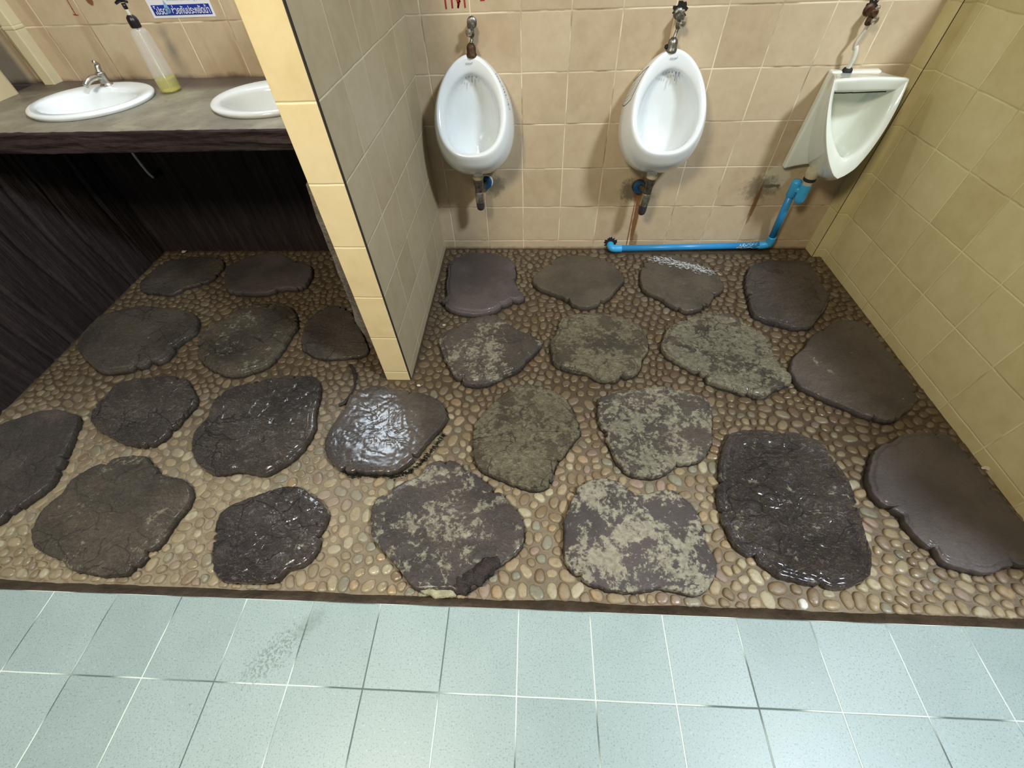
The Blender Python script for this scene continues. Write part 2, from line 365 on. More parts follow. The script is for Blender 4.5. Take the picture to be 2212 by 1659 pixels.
M['glass']=plain('clear_plastic',(.85,.86,.86,1),.06,0,.02,coat=.8); M['glass'].node_tree.nodes['Principled BSDF'].inputs['Alpha'].default_value=.09; M['soap']=m_glass('yellow_liquid_soap',srgb(232,226,60),1.1,.1,.75)
LA=215; LB=85; LC=19; LW=.13; EXPO=-.22
SL={
'R1':[-0.493,1.985,-0.447,2.041,-0.393,2.085,-0.318,2.092,-0.234,2.078,-0.156,2.028,-0.121,1.965,-0.113,1.873,-0.11,1.809,-0.089,1.748,-0.064,1.701,-0.078,1.672,-0.129,1.655,-0.171,1.62,-0.24,1.57,-0.326,1.564,-0.417,1.59,-0.477,1.651,-0.458,1.698,-0.473,1.77,-0.48,1.871],
'R2':[-0.026,1.822,-0.015,1.873,0.04,1.946,0.096,2.014,0.178,2.056,0.276,2.056,0.338,2.028,0.398,1.987,0.449,1.888,0.451,1.838,0.423,1.788,0.37,1.705,0.307,1.648,0.24,1.619,0.184,1.641,0.128,1.703,0.077,1.732,0.017,1.767],
'R3':[0.55,1.902,0.568,1.968,0.624,2.029,0.684,2.057,0.779,2.057,0.835,2.022,0.874,1.955,0.934,1.891,0.951,1.816,0.939,1.768,0.891,1.721,0.819,1.631,0.722,1.598,0.661,1.64,0.614,1.696,0.551,1.754,0.538,1.814],
'R4':[1.095,1.9,1.145,1.971,1.231,2.008,1.333,2.015,1.422,2.008,1.443,1.958,1.437,1.861,1.436,1.783,1.423,1.696,1.366,1.612,1.298,1.533,1.264,1.5,1.203,1.488,1.14,1.509,1.079,1.541,1.034,1.585,1.037,1.668,1.055,1.78],
'R5':[-0.449,1.378,-0.436,1.427,-0.398,1.458,-0.34,1.5,-0.294,1.532,-0.239,1.554,-0.195,1.549,-0.143,1.503,-0.084,1.453,-0.015,1.404,0.026,1.367,-0.007,1.302,-0.038,1.265,-0.057,1.23,-0.081,1.196,-0.13,1.17,-0.178,1.136,-0.226,1.119,-0.288,1.121,-0.328,1.141,-0.377,1.215,-0.423,1.303],
'R6':[0.066,1.377,0.094,1.435,0.109,1.506,0.145,1.553,0.23,1.573,0.314,1.571,0.389,1.551,0.46,1.511,0.493,1.461,0.506,1.394,0.492,1.32,0.463,1.275,0.452,1.223,0.403,1.181,0.327,1.155,0.266,1.158,0.22,1.189,0.146,1.209,0.096,1.233,0.071,1.285],
'R7':[0.567,1.384,0.611,1.469,0.673,1.524,0.754,1.559,0.843,1.589,0.939,1.561,0.989,1.485,1.033,1.423,1.034,1.323,1.036,1.23,1.062,1.204,1.043,1.152,0.971,1.116,0.916,1.082,0.867,1.085,0.813,1.113,0.756,1.137,0.716,1.157,0.703,1.188,0.647,1.231,0.591,1.286,0.564,1.329],
'R8':[1.072,1.222,1.112,1.296,1.174,1.355,1.235,1.426,1.305,1.479,1.398,1.534,1.47,1.535,1.513,1.493,1.515,1.41,1.524,1.295,1.527,1.179,1.512,1.104,1.47,1.048,1.404,1.001,1.363,0.978,1.282,0.99,1.222,1.027,1.167,1.064,1.121,1.103,1.075,1.144],
'R9':[-0.226,0.806,-0.235,0.857,-0.23,0.918,-0.2,0.968,-0.179,1.004,-0.135,1.058,-0.083,1.106,-0.022,1.119,0.051,1.101,0.099,1.071,0.133,1.034,0.149,0.991,0.171,0.922,0.178,0.882,0.172,0.88,0.122,0.811,0.074,0.731,0.057,0.671,0.008,0.65,-0.047,0.66,-0.103,0.682,-0.173,0.711,-0.205,0.741,-0.224,0.773],
'R10':[0.254,1.045,0.283,1.068,0.332,1.092,0.411,1.105,0.503,1.121,0.562,1.119,0.616,1.099,0.664,1.077,0.692,1.046,0.686,0.96,0.665,0.901,0.651,0.845,0.61,0.791,0.567,0.772,0.51,0.758,0.448,0.718,0.392,0.71,0.339,0.721,0.3,0.764,0.284,0.822,0.266,0.877,0.248,0.951],
'R11':[0.622,0.63,0.649,0.719,0.675,0.797,0.717,0.873,0.748,0.907,0.828,0.919,0.893,0.918,0.956,0.913,1.008,0.895,1.054,0.864,1.062,0.808,1.078,0.75,1.08,0.688,1.07,0.625,1.057,0.564,1.046,0.502,1.035,0.457,1.014,0.418,0.987,0.396,0.939,0.373,0.902,0.366,0.851,0.374,0.791,0.383,0.736,0.398,0.703,0.431,0.662,0.456,0.635,0.487,0.626,0.539,0.619,0.583],
'R12':[1.153,0.735,1.199,0.807,1.249,0.857,1.302,0.881,1.359,0.911,1.405,0.919,1.473,0.927,1.518,0.916,1.539,0.782,1.547,0.683,1.558,0.563,1.548,0.499,1.522,0.463,1.46,0.452,1.415,0.446,1.361,0.427,1.302,0.433,1.25,0.452,1.223,0.495,1.195,0.55,1.189,0.608,1.154,0.633,1.141,0.685],
'R13':[-0.792,0.786,-0.803,0.836,-0.798,0.889,-0.775,0.962,-0.772,1.03,-0.744,1.071,-0.669,1.093,-0.586,1.084,-0.511,1.072,-0.433,1.052,-0.379,1.015,-0.352,0.965,-0.356,0.914,-0.393,0.852,-0.419,0.807,-0.444,0.755,-0.473,0.721,-0.509,0.7,-0.567,0.696,-0.671,0.696,-0.728,0.717,-0.77,0.75],
'R14':[-0.533,0.487,-0.55,0.574,-0.517,0.615,-0.474,0.649,-0.439,0.671,-0.408,0.685,-0.392,0.723,-0.361,0.746,-0.31,0.754,-0.254,0.727,-0.217,0.703,-0.175,0.674,-0.123,0.64,-0.071,0.59,-0.038,0.548,-0.026,0.501,-0.034,0.455,-0.058,0.425,-0.119,0.38,-0.154,0.343,-0.199,0.315,-0.259,0.315,-0.31,0.315,-0.357,0.321,-0.412,0.369,-0.467,0.414,-0.513,0.452],
'R15':[0.106,0.506,0.105,0.547,0.125,0.597,0.149,0.655,0.189,0.686,0.239,0.699,0.292,0.689,0.331,0.655,0.383,0.645,0.438,0.659,0.481,0.66,0.507,0.633,0.522,0.619,0.542,0.586,0.548,0.526,0.548,0.484,0.564,0.44,0.555,0.399,0.521,0.35,0.477,0.332,0.45,0.337,0.383,0.343,0.337,0.337,0.289,0.33,0.244,0.331,0.185,0.346,0.144,0.364,0.112,0.394,0.099,0.441],
'L1':[-1.052,0.443,-1.069,0.5,-1.062,0.54,-1.012,0.576,-0.95,0.606,-0.878,0.63,-0.82,0.625,-0.761,0.592,-0.716,0.559,-0.695,0.526,-0.698,0.469,-0.693,0.42,-0.719,0.373,-0.766,0.354,-0.795,0.32,-0.856,0.315,-0.903,0.315,-0.96,0.315,-1.004,0.35],
'L2':[-1.695,0.445,-1.711,0.51,-1.689,0.581,-1.692,0.633,-1.644,0.689,-1.569,0.731,-1.49,0.738,-1.431,0.703,-1.36,0.659,-1.28,0.647,-1.217,0.597,-1.206,0.542,-1.225,0.481,-1.224,0.424,-1.246,0.387,-1.271,0.328,-1.329,0.315,-1.388,0.315,-1.482,0.331,-1.512,0.353,-1.617,0.379,-1.667,0.408],
'L3':[-2.183,0.797,-2.175,0.86,-2.126,0.899,-2.067,0.929,-2.001,0.941,-1.913,0.924,-1.868,0.896,-1.831,0.816,-1.798,0.732,-1.769,0.637,-1.78,0.578,-1.8,0.542,-1.821,0.5,-1.835,0.476,-1.916,0.45,-2.078,0.568],
'L4':[-1.31,0.771,-1.341,0.847,-1.326,0.92,-1.341,1.026,-1.252,1.101,-1.14,1.135,-1.019,1.149,-0.944,1.129,-0.906,1.057,-0.892,0.959,-0.867,0.869,-0.881,0.784,-0.928,0.718,-0.982,0.678,-1.072,0.687,-1.158,0.672,-1.22,0.693,-1.277,0.731],
'L5':[-1.805,0.889,-1.844,0.954,-1.828,1.015,-1.829,1.077,-1.773,1.111,-1.694,1.123,-1.614,1.136,-1.533,1.116,-1.464,1.054,-1.419,0.994,-1.431,0.936,-1.446,0.853,-1.468,0.8,-1.518,0.782,-1.613,0.796,-1.719,0.837],
'L6':[-1.591,1.323,-1.618,1.399,-1.597,1.466,-1.548,1.522,-1.491,1.61,-1.352,1.633,-1.247,1.598,-1.17,1.5,-1.172,1.406,-1.173,1.318,-1.191,1.235,-1.244,1.177,-1.334,1.147,-1.434,1.173,-1.532,1.24],
'L7':[-2.19,1.313,-2.219,1.403,-2.22,1.514,-2.138,1.573,-2.036,1.604,-1.905,1.59,-1.767,1.563,-1.696,1.506,-1.661,1.425,-1.693,1.347,-1.695,1.272,-1.712,1.225,-1.816,1.176,-1.925,1.151,-1.994,1.173,-2.081,1.229],
'L8':[-1.083,1.32,-1.112,1.394,-1.132,1.5,-1.091,1.599,-1.023,1.629,-0.941,1.587,-0.861,1.477,-0.777,1.337,-0.781,1.289,-0.845,1.27,-0.93,1.263,-1.013,1.273],
'L9':[-1.712,1.829,-1.753,1.933,-1.697,2.025,-1.599,2.082,-1.508,2.082,-1.388,2.007,-1.268,1.953,-1.241,1.849,-1.252,1.766,-1.352,1.757,-1.438,1.717,-1.541,1.716,-1.642,1.731],
'L10':[-2.2,1.826,-2.177,1.986,-2.142,2.024,-1.989,2.059,-1.871,2.053,-1.813,2.006,-1.789,1.915,-1.809,1.828,-1.889,1.778,-1.957,1.713,-2.072,1.728,-2.146,1.743]}
# ------------------------------------------------------------------ setting
WX=lambda y:1.564+.0246*(1.8476-y)      # face of the right wall
bm=bmesh.new(); boxm(bm,-2.75,1.9,D,D+.14,-.05,1.62); struct(bm_obj('wall_back',bm,M['back']))
bm=bmesh.new(); prism(bm,[(1.508,D),(1.512,2.093),(WX(2.093),2.091),(WX(.28),.28),(WX(.28)+.13,.28),(1.75,D)],-.05,1.32); wr=struct(bm_obj('wall_right',bm,M['right']))
bm=bmesh.new(); boxm(bm,1.5105,1.5125,2.0915,2.0935,0,1.32); struct(bm_obj('trim_1',bm,M['joint']))
bm=bmesh.new(); boxm(bm,-.645,-.541,1.168,D,-.05,1.5); wd=struct(bm_obj('wall_center',bm,M['divider']))
# cream tiles on the end of the divider, dark joint along their right edge
bm=bmesh.new(); boxm(bm,-.6482,-.5452,1.1585,1.1675,-.02,1.5); struct(bm_obj('trim_2',bm,M['divfront'],bevel=.0012))
bm=bmesh.new(); boxm(bm,-.5455,-.5415,1.1605,1.1685,0,1.5); struct(bm_obj('trim_3',bm,M['joint']))
# lumpy dark cement cladding on the counter side of the divider
def clad_sheet(name,u0,u1,z0,z1,place,nu,nz,relief,mat):
    V=[];F=[]
    for i in range(nu+1):
        u=u0+(u1-u0)*i/nu
        for j in range(nz+1):
            z=z0+(z1-z0)*j/nz; V.append(place(u,z,relief(u,z)))
    for i in range(nu):
        for j in range(nz): a=i*(nz+1)+j; F.append((a,a+1,a+nz+2,a+nz+1))
    return mesh_obj(name,V,F,mat)
def planks(seed,step):
    edges=[]; u=-3.; r=random.Random(seed)
    while u<3.: edges.append(u); u+=step*(.7+.6*r.random())
    def f(u,z):
        uu=u+.012*math.sin(z*7+seed)+.01*noise.noise(Vector((u*3,z*4,seed)))
        d=min(abs(uu-e) for e in edges); k=sum(1 for e in edges if e<uu)
        g=-.012*max(0,1-d/.012)
        return .012+g+.006*noise.noise(Vector((k*7.3,z*1.5,seed)))+.004*noise.noise(Vector((u*40,z*3,seed)))
    return f
rb=planks(2,.13); rl=planks(5,.16)
o=clad_sheet('trim_4',-2.27,-.64,0,.80,lambda u,z,h:(u,D-.012-h,z),300,60,rb,M['clad']); struct(o)
bm=bmesh.new(); boxm(bm,-2.42,-2.275,.0,D-.001,-.05,.80); struct(bm_obj('wall_left',bm,M['clad']))
o=clad_sheet('trim_5',.0,2.17,0,.80,lambda u,z,h:(-2.275+h+.002,u,z),300,60,rl,M['clad']); struct(o)
V=[];F=[];nz=60
for j in range(nz+1):
    z=.86*j/nz; b=float(np.interp(z,[0,.14,.2,.27,.33,.45,.6,.75,.845,.86],[.001,.002,.016,.036,.043,.034,.032,.027,.020,.006]))+.004*noise.noise(Vector((3,z*14,1)))
    for x,y in ((-.6445,1.168),(-.6445-b*.95,1.171),(-.6445-b,1.185),(-.6445-b*.8,1.5),(-.6445-b*.7,2.16),(-.6445,2.165)): V.append((x,y,z))
for j in range(nz):
    for k in range(5): a=j*6+k; F.append((a,a+1,a+7,a+6))
F.append(tuple(nz*6+k for k in range(6)))
struct(mesh_obj('trim_6',V,F,plain('grey_cement_face',srgb(112,102,90),.6,0,.25,20,bump=.006),smooth=False))
# floor of the stone bed
nx,ny=200,110; V=[];F=[]
for i in range(nx+1):
    for j in range(ny+1):
        x=-2.45+4.3*i/nx; y=.22+2.0*j/ny; V.append((x,y,.0015*noise.noise(Vector((x*14,y*14,0)))))
for i in range(nx):
    for j in range(ny): a=i*(ny+1)+j; F.append((a,a+ny+1,a+ny+2,a+1))
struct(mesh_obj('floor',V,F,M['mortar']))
# raised floor of green tiles
bm=bmesh.new(); boxm(bm,-3.2,2.6,-1.6,0,-.08,0)
g=bm_obj('floor',bm,M['green']); g.location=(-.0353,.2709,.0375); g.rotation_euler=(0,0,.00722); struct(g)
# dark cement fillet along the step
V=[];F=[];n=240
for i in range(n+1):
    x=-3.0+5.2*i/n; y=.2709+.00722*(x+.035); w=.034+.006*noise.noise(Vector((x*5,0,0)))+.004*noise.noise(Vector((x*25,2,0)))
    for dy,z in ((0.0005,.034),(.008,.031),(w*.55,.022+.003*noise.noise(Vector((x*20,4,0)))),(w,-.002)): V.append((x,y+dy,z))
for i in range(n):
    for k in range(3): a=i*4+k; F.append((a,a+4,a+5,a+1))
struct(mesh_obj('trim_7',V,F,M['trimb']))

# ------------------------------------------------------------------ stepping slabs
INFO={ # wear, wet, wrinkle, plateau style, label
'R1':(.28,.25,.15,'step','smooth plum brown stepping slab against the divider below the left urinal'),
'R2':(.42,.25,.25,'dome','olive brown pointed oval stepping slab below the wall between the two oval urinals'),
'R3':(.55,.55,.35,'dome','stepping slab streaked with white at its back edge under the blue pipe'),
'R4':(.40,.60,.7,'step','wet squarish stepping slab in the back right corner below the angular urinal'),
'R5':(.72,.25,.45,'step','mottled brown stepping slab beside the foot of the tiled divider, lobed at its right'),
'R6':(.80,.20,.5,'step','olive green round stepping slab in the second row right of the mottled brown one'),
'R7':(.86,.25,.6,'step','broad tan worn stepping slab with a swirled centre in the second row'),
'R8':(.52,.45,.35,'dome','big dark stepping slab half in shade against the yellow wall, second row'),
'R9':(.84,.15,.6,'dome','greenish stepping slab with branching cracks right of the shiny wet one'),
'R10':(.79,.15,.35,'flat','blotchy grey stepping slab with flaked paint in the middle of the third row'),
'R11':(.6,.85,1.0,'step','large wrinkled glossy stepping slab with a sunken centre near the yellow wall'),
'R12':(.22,.35,.12,'step','smooth dark brown stepping slab lying against the yellow wall nearest the camera'),
'R13':(.50,1.0,.32,'flat','shiny wet stepping slab reflecting white light just in front of the divider'),
'R14':(.70,.2,.35,'flat','broad grey stepping slab with a broken front corner beside the green tiles'),
'R15':(.785,.1,.12,'flat','square purple grey stepping slab with large pale peeled patches'),
'L1':(.60,.95,.8,'flat','small glossy wrinkled lilac grey stepping slab nearest the green tiles at the left'),  # pale wear raised to paint in the glare on this slab
'L2':(.62,.35,.45,'flat','long brown stepping slab with olive streaks in the front left'),
'L3':(.42,.3,.45,'flat','dark stepping slab cut off by the left edge of the photo'),
'L4':(.40,.7,1.0,'step','large oval dark stepping slab covered in cracks left of the shiny one'),
'L5':(.30,.8,1.0,'flat','small round rough glittering stepping slab in the left bay'),
'L6':(.66,.5,.6,'step','ringed brown stepping slab in the middle of the left bay in front of the counter shade'),
'L7':(.50,.45,.5,'step','dark stepping slab with a smeared grey back edge beside the dark left wall'),
'L8':(.25,.35,.6,'flat','nearly buried dark stepping slab at the left foot of the divider'),
'L9':(.18,.15,.2,'flat','flat matt dark stepping slab under the counter near the divider'),
'L10':(.35,.35,.5,'flat','stepping slab in the darkest far left corner under the counter'),
}
HUE=dict(R1=0,R2=.8,R3=.7,R4=.2,R5=.4,R6=1,R7=.7,R8=.3,R9=1,R10=.4,R11=0,R12=0,R13=.3,R14=.2,R15=0,L1=.1,L2=.6,L3=.4,L4=.4,L5=.4,L6=.7,L7=.5,L8=.5,L9=0,L10=.5)
def resample(pts,n):
    P=smooth_path([(*p,0) for p in pts]+[(*pts[0],0)],8)[:-1]
    c=sum(P,Vector())/len(P); L=[0]
    Q=P+[P[0]]
    for i in range(len(P)): L.append(L[-1]+(Q[i+1]-Q[i]).length)
    out=[];j=0
    for k in range(n):
        s=L[-1]*k/n
        while L[j+1]<s: j+=1
        out.append(Q[j].lerp(Q[j+1],(s-L[j])/(L[j+1]-L[j]+1e-9)))
    return c,out
SLABS={}
def fb(x,y,z,o=4):
    s=0;a=1
    for i in range(o): s+=a*noise.noise(Vector((x,y,z+i*3.1))); x*=2;y*=2;a*=.5
    return s
for si,(k,flat) in enumerate(SL.items()):
    wear,wet,wr_,style,label=INFO[k]
    pts=[(flat[i],flat[i+1]) for i in range(0,len(flat),2)]
    N=176; c,P=resample(pts,N)
    c=Vector((c.x,c.y,0)); rr=random.Random(si)
    notch=[(rr.randrange(N),rr.uniform(.45,1.1),rr.uniform(.015,.04)) for _ in range(rr.randint(3,9))]
    O=[]
    for i,p in enumerate(P):
        d=(p-c); r=d.length; d.normalize()
        j=.004*fb(p.x*14,p.y*14,si)+.0035*noise.noise(p*60)+.002*noise.noise(p*150)
        for (ni,w,dep) in notch:
            q=min(abs(i-ni),N-abs(i-ni)); j-=dep*math.exp(-(q/w)**2)*.6
        O.append(c+d*(r+j))
    H=.036 if k[0]=='R' else .034
    if k in('L8','L10'): H=.024
    rs=[1.008,1.006,1.0,.992,.98,.95,.93,.915,.90,.88,.86]+[.86*(1-q/34) for q in range(1,34)]
    V=[];ang=rr.uniform(0,PI); ca,sa=math.cos(ang),math.sin(ang)
    for ri,s in enumerate(rs):
        for i in range(N):
            p=c+(O[i]-c)*s; x,y=p.x,p.y
            edge=1-s
            z={0:-.008,1:.010,2:H*.74,3:H*.86,4:H*.90}.get(ri,H*.9)
            if style=='step':
                sh=.06+.03*noise.noise(Vector((x*6,y*6,si)))
                t=min(1,max(0,(edge-sh)/.018)); z+=(.006*t*t*(3-2*t)) if ri>4 else 0
                g=math.exp(-((edge-sh)/.012)**2)*.003; z-=g if ri>4 else 0
                if k=='R11': z-=.007*min(1,max(0,(edge-.16)/.06))
            elif style=='dome' and ri>3: z+=.007*min(1,edge/.35)
            elif ri>3: z+=.003*min(1,edge/.1)
            if ri>2:
                u=ca*x+sa*y; v=-sa*x+ca*y; w1=fb(u*5,v*5,si+9,2)*.35
                rid=abs(noise.noise(Vector((u*26+w1*9,v*9+w1*5,si*1.7))))
                rid2=abs(noise.noise(Vector((u*13+w1*6,v*31,si*2.3+5))))
                k2=min(1,edge/.05)
                z+=k2*(wr_*(-.0045*max(0,1-rid/.07)-.003*max(0,1-rid2/.06)+(.0016*fb(x*30,y*30,si,3)+.0012*fb(x*90,y*90,si+4,2)))+.0012*fb(x*9,y*9,si,2))
            V.append((x-c.x,y-c.y,z))
    V.append((0,0,sum(v[2] for v in V[-N:])/N)); F=[]
    for j in range(len(rs)-1):
        for i in range(N): F.append((j*N+i,j*N+(i+1)%N,(j+1)*N+(i+1)%N,(j+1)*N+i))
    b=(len(rs)-1)*N
    for i in range(N): F.append((b+i,b+(i+1)%N,len(V)-1))
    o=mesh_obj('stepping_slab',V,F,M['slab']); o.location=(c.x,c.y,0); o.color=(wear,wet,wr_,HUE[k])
    tag(o,label,'stepping slab','stamped stepping slabs set in the pebble floor')
    SLABS[k]=(c,O)
# broken front corner of the large grey slab and moss below it; white smear on the slab under the pipe
# ------------------------------------------------------------------ pebbles
RES=.002; x0,y0=-2.27,.30; NXr=int((1.66+2.27)/RES); NYr=int((D-.30)/RES)
gx=x0+RES*(np.arange(NXr)+.5); gy=y0+RES*(np.arange(NYr)+.5); GX,GY=np.meshgrid(gx,gy,indexing='ij')
blocked=(GX<-2.255)|(GY>D-.012)|(GX>1.564+.0246*(1.8476-GY)-.004)|((GX>-.68)&(GX<-.536)&(GY>1.152))|((GX>1.50)&(GY>2.086))|(GY<.2709+.00722*(GX+.035)+.030)
blocked|=((GX<-.6)&(GY>D-.03))|((GX>.39)&(GX<1.30)&(GY>D-.058))
for c,O in SLABS.values():
    xs=np.array([p.x for p in O]); ys=np.array([p.y for p in O])
    i0,i1=max(0,int((xs.min()-x0)/RES)-2),min(NXr,int((xs.max()-x0)/RES)+3); j0,j1=max(0,int((ys.min()-y0)/RES)-2),min(NYr,int((ys.max()-y0)/RES)+3)
    sx=GX[i0:i1,j0:j1]; sy=GY[i0:i1,j0:j1]; ins=np.zeros(sx.shape,bool)
    for a in range(0,len(xs),2):
        b=(a+2)%len(xs); cnd=((ys[a]>sy)!=(ys[b]>sy)); 
        ins^=cnd&(sx<(xs[b]-xs[a])*(sy-ys[a])/(ys[b]-ys[a]+1e-12)+xs[a])
    blocked[i0:i1,j0:j1]|=ins
fi,fj=np.where(~blocked[::3,::3]); FP=np.stack([gx[fi*3],gy[fj*3]],1)
order=rng.permutation(len(FP)); seeds=[]; cell={}; 
def spacing(x,y): return .0310+.005*math.sin(x*9+3)*math.cos(y*8)
for q in order:
    x,y=FP[q]; sp=spacing(x,y)*random.uniform(.8,1.15); ci,cj=int((x+3)/.055),int(y/.055); ok=True
    for a in (-1,0,1):
        for b in (-1,0,1):
            for (sx_,sy_) in cell.get((ci+a,cj+b),()):
                if (sx_-x)**2+(sy_-y)**2<sp*sp: ok=False;break
            if not ok: break
        if not ok: break
    if ok: seeds.append([x,y]); cell.setdefault((ci,cj),[]).append((x,y))
seeds=np.array(seeds)
def assign():
    kd=KDTree(len(seeds))
    for i,s in enumerate(seeds): kd.insert((s[0],s[1],0),i)
    kd.balance(); return kd,np.array([kd.find((p[0],p[1],0))[1] for p in FP])
for it in range(2):
    kd,own=assign(); cnt=np.bincount(own,minlength=len(seeds)); sxx=np.bincount(own,FP[:,0],len(seeds)); syy=np.bincount(own,FP[:,1],len(seeds))
    okk=cnt>0; seeds[okk,0]=sxx[okk]/cnt[okk]; seeds[okk,1]=syy[okk]/cnt[okk]
kd,own=assign(); cnt=np.bincount(own,minlength=len(seeds))
NS=len(seeds); el=rng.uniform(1.0,1.5,NS); th=rng.uniform(0,PI,NS); siz=rng.uniform(.9,1.12,NS); dead=np.zeros(NS,bool); done=np.zeros(NS,bool)
for i in range(NS):                # fuse some neighbouring cells into long pebbles
    if done[i] or rng.random()>.42: continue
    for _,n,dd in kd.find_n((seeds[i][0],seeds[i][1],0),5):
        if n!=i and not done[n] and dd<.036:
            dl=seeds[n]-seeds[i]; th[i]=math.atan2(dl[1],dl[0]); el[i]=rng.uniform(1.5,2.0); siz[i]=1.36; seeds[i]=(seeds[i]+seeds[n])/2; done[i]=done[n]=dead[n]=True; cnt[i]+=cnt[n]; break
keep=~dead; seeds,el,th,siz,cnt=seeds[keep],el[keep],th[keep],siz[keep],cnt[keep]; NS=len(seeds)
kd=KDTree(NS)
for i,s in enumerate(seeds): kd.insert((s[0],s[1],0),i)
kd.balance()
A=np.zeros((NS,2,2))
ct,st=np.cos(th),np.sin(th)
A[:,0,0]=ct/np.sqrt(el);A[:,0,1]=st/np.sqrt(el);A[:,1,0]=-st*np.sqrt(el);A[:,1,1]=ct*np.sqrt(el)
Qm=np.einsum('nki,nkj->nij',A,A)/(siz**2)[:,None,None]
ND=20; peb=[]
dirs=np.array([(math.cos(2*PI*k/ND),math.sin(2*PI*k/ND)) for k in range(ND)])
for i in range(NS):
    if cnt[i]<5: continue
    s=seeds[i]; near=[n for _,n,_ in kd.find_n((s[0],s[1],0),12) if n!=i]
    qi=np.einsum('ki,ij,kj->k',dirs,Qm[i],dirs)
    r=.0190/np.sqrt(qi)
    for n in near:
        dlt=seeds[n]-s; L=math.hypot(*dlt)
        # straight cell edge, shifted a little by relative elongation
        u=dlt/L; wi=1/math.sqrt(u@Qm[i]@u); wn=1/math.sqrt(u@Qm[n]@u); e=L*wi/(wi+wn)
        cs=dirs@u; r=np.where(cs>.05,np.minimum(r,(e-.0013)/np.maximum(cs,.05)),r)
    # obstacles
    ts=np.arange(.002,.044,.001)
    for k in range(ND):
        X=s[0]+dirs[k,0]*ts; Y=s[1]+dirs[k,1]*ts
        I=((X-x0)/RES).astype(int); J=((Y-y0)/RES).astype(int); bad=(I<0)|(J<0)|(I>=NXr)|(J>=NYr)
        I=np.clip(I,0,NXr-1);J=np.clip(J,0,NYr-1); hit=bad|blocked[I,J]
        if hit.any(): r[k]=min(r[k],max(.0015,ts[np.argmax(hit)]-.002))
    r=r*rng.uniform(.82,.98)
    for _ in range(2): r=.5*r+.25*(np.roll(r,1)+np.roll(r,-1))
    if r.mean()<.006: continue
    peb.append((s[0],s[1],r*(1+.03*rng.standard_normal(ND)),rng.random()))
def pcol(v): 
    for k,t in enumerate((.36,.62,.76,.86,.95,1.01)):
        if v<t: return k
def peb_geo(x,y,r,v,ox,oy):
    left=x<-.35 and not(y<.42 and x>-2)
    h=(.0035+.003*v) if left and ((v*7)%1)<.8 else (.006+.005*((v*13)%1))
    tx,ty=.08*math.sin(v*90),.08*math.cos(v*70); V=[]
    for q,z in ((1.0,-.004),(.985,h*.30),(.90,h*.68),(.68,h*.93),(.35,h*1.0)):
        for k in range(ND):
            dx,dy=dirs[k]*r[k]*q; V.append((x+dx-ox,y+dy-oy,z+(tx*dx+ty*dy)*(1 if q<1 else 0)))
    V.append((x-ox,y-oy,h*1.01)); F=[]
    for j in range(4):
        for k in range(ND): F.append((j*ND+k,j*ND+(k+1)%ND,(j+1)*ND+(k+1)%ND,(j+1)*ND+k))
    for k in range(ND): F.append((4*ND+k,4*ND+(k+1)%ND,5*ND))
    return V,F
CAM=Vector((0,0,1.3874))
def shown(p): 
    d=math.sqrt(p[0]**2+p[1]**2+1.92); return (p[2].mean()**2)/d**3 if -1.75<p[0]<1.6 else 0
peb.sort(key=lambda p:-shown(p))
NEAR={'R14':'broken-cornered grey slab','R15':'pale patched square slab','R11':'large wrinkled glossy slab','R12':'smooth dark slab at the yellow wall','L1':'glossy lilac grey slab','L2':'olive streaked long slab','R9':'branch-cracked greenish slab','R10':'blotchy flaked grey slab','R13':'shiny wet slab','L4':'cracked oval slab','L3':'slab at the left photo edge','L5':'small glittering slab'}
wpos=(.787,.314); wi=min(range(len(peb)),key=lambda i:(peb[i][0]-wpos[0])**2+(peb[i][1]-wpos[1])**2)
GP='largest nearest pebbles set in the floor mortar'
big=set(range(300))|{wi}
if len(big)>300: big.discard(299)
BV=[];BF=[];BM=[]
for i,(x,y,r,v) in enumerate(peb):
    ci=pcol(v)
    if i in big:
        V,F=peb_geo(x,y,r,v,x,y)
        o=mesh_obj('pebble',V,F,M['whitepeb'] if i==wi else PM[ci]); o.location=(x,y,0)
        if i==wi: tag(o,'bright white pebble in the row along the green tile edge','pebble',GP)
        else:
            kk=min(NEAR,key=lambda k:min((p.x-x)**2+(p.y-y)**2 for p in SLABS[k][1][::4]))
            edge='between green tiles and the ' if y<.37 else 'beside the '
            tag(o,PC[ci][0]+' rounded pebble '+edge+NEAR[kk],'pebble',GP)
    else:
        V,F=peb_geo(x,y,r,v,0,0); b=len(BV); BV+=V; BF+=[tuple(b+q for q in f) for f in F]; BM+=[ci]*len(F)
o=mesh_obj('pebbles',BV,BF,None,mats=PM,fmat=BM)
tag(o,'small brown and tan pebbles filling the floor between the farther stepping slabs','pebbles',None,'stuff')
# ------------------------------------------------------------------ counter
CT=.86; B1=(-1.79,1.865); B2=(-1.045,1.862); RX,RY=.205,.19
def ell(cx,cy,rx,ry,n=64): return [(cx+rx*math.cos(2*PI*k/n),cy+ry*math.sin(2*PI*k/n)) for k in range(n)]
yf=1.558
bm=bmesh.new()
outer=[(-2.27+(-.655+2.27)*i/80, yf+.004*noise.noise(Vector((i*.35,0,4)))) for i in range(81)]+[(-.655,D-.004),(-2.27,D-.004)]
lo=[]
for pts in (outer,ell(*B1,RX,RY),ell(*B2,RX,RY)):
    a=[bm.verts.new((x,y,CT)) for x,y in pts]; b=[bm.verts.new((x,y,CT-.066)) for x,y in pts]; n=len(pts)
    ea=[bm.edges.new((a[i],a[(i+1)%n])) for i in range(n)]; eb=[bm.edges.new((b[i],b[(i+1)%n])) for i in range(n)]
    lo.append((ea,eb))
    for i in range(n): bm.faces.new((a[i],a[(i+1)%n],b[(i+1)%n],b[i]))
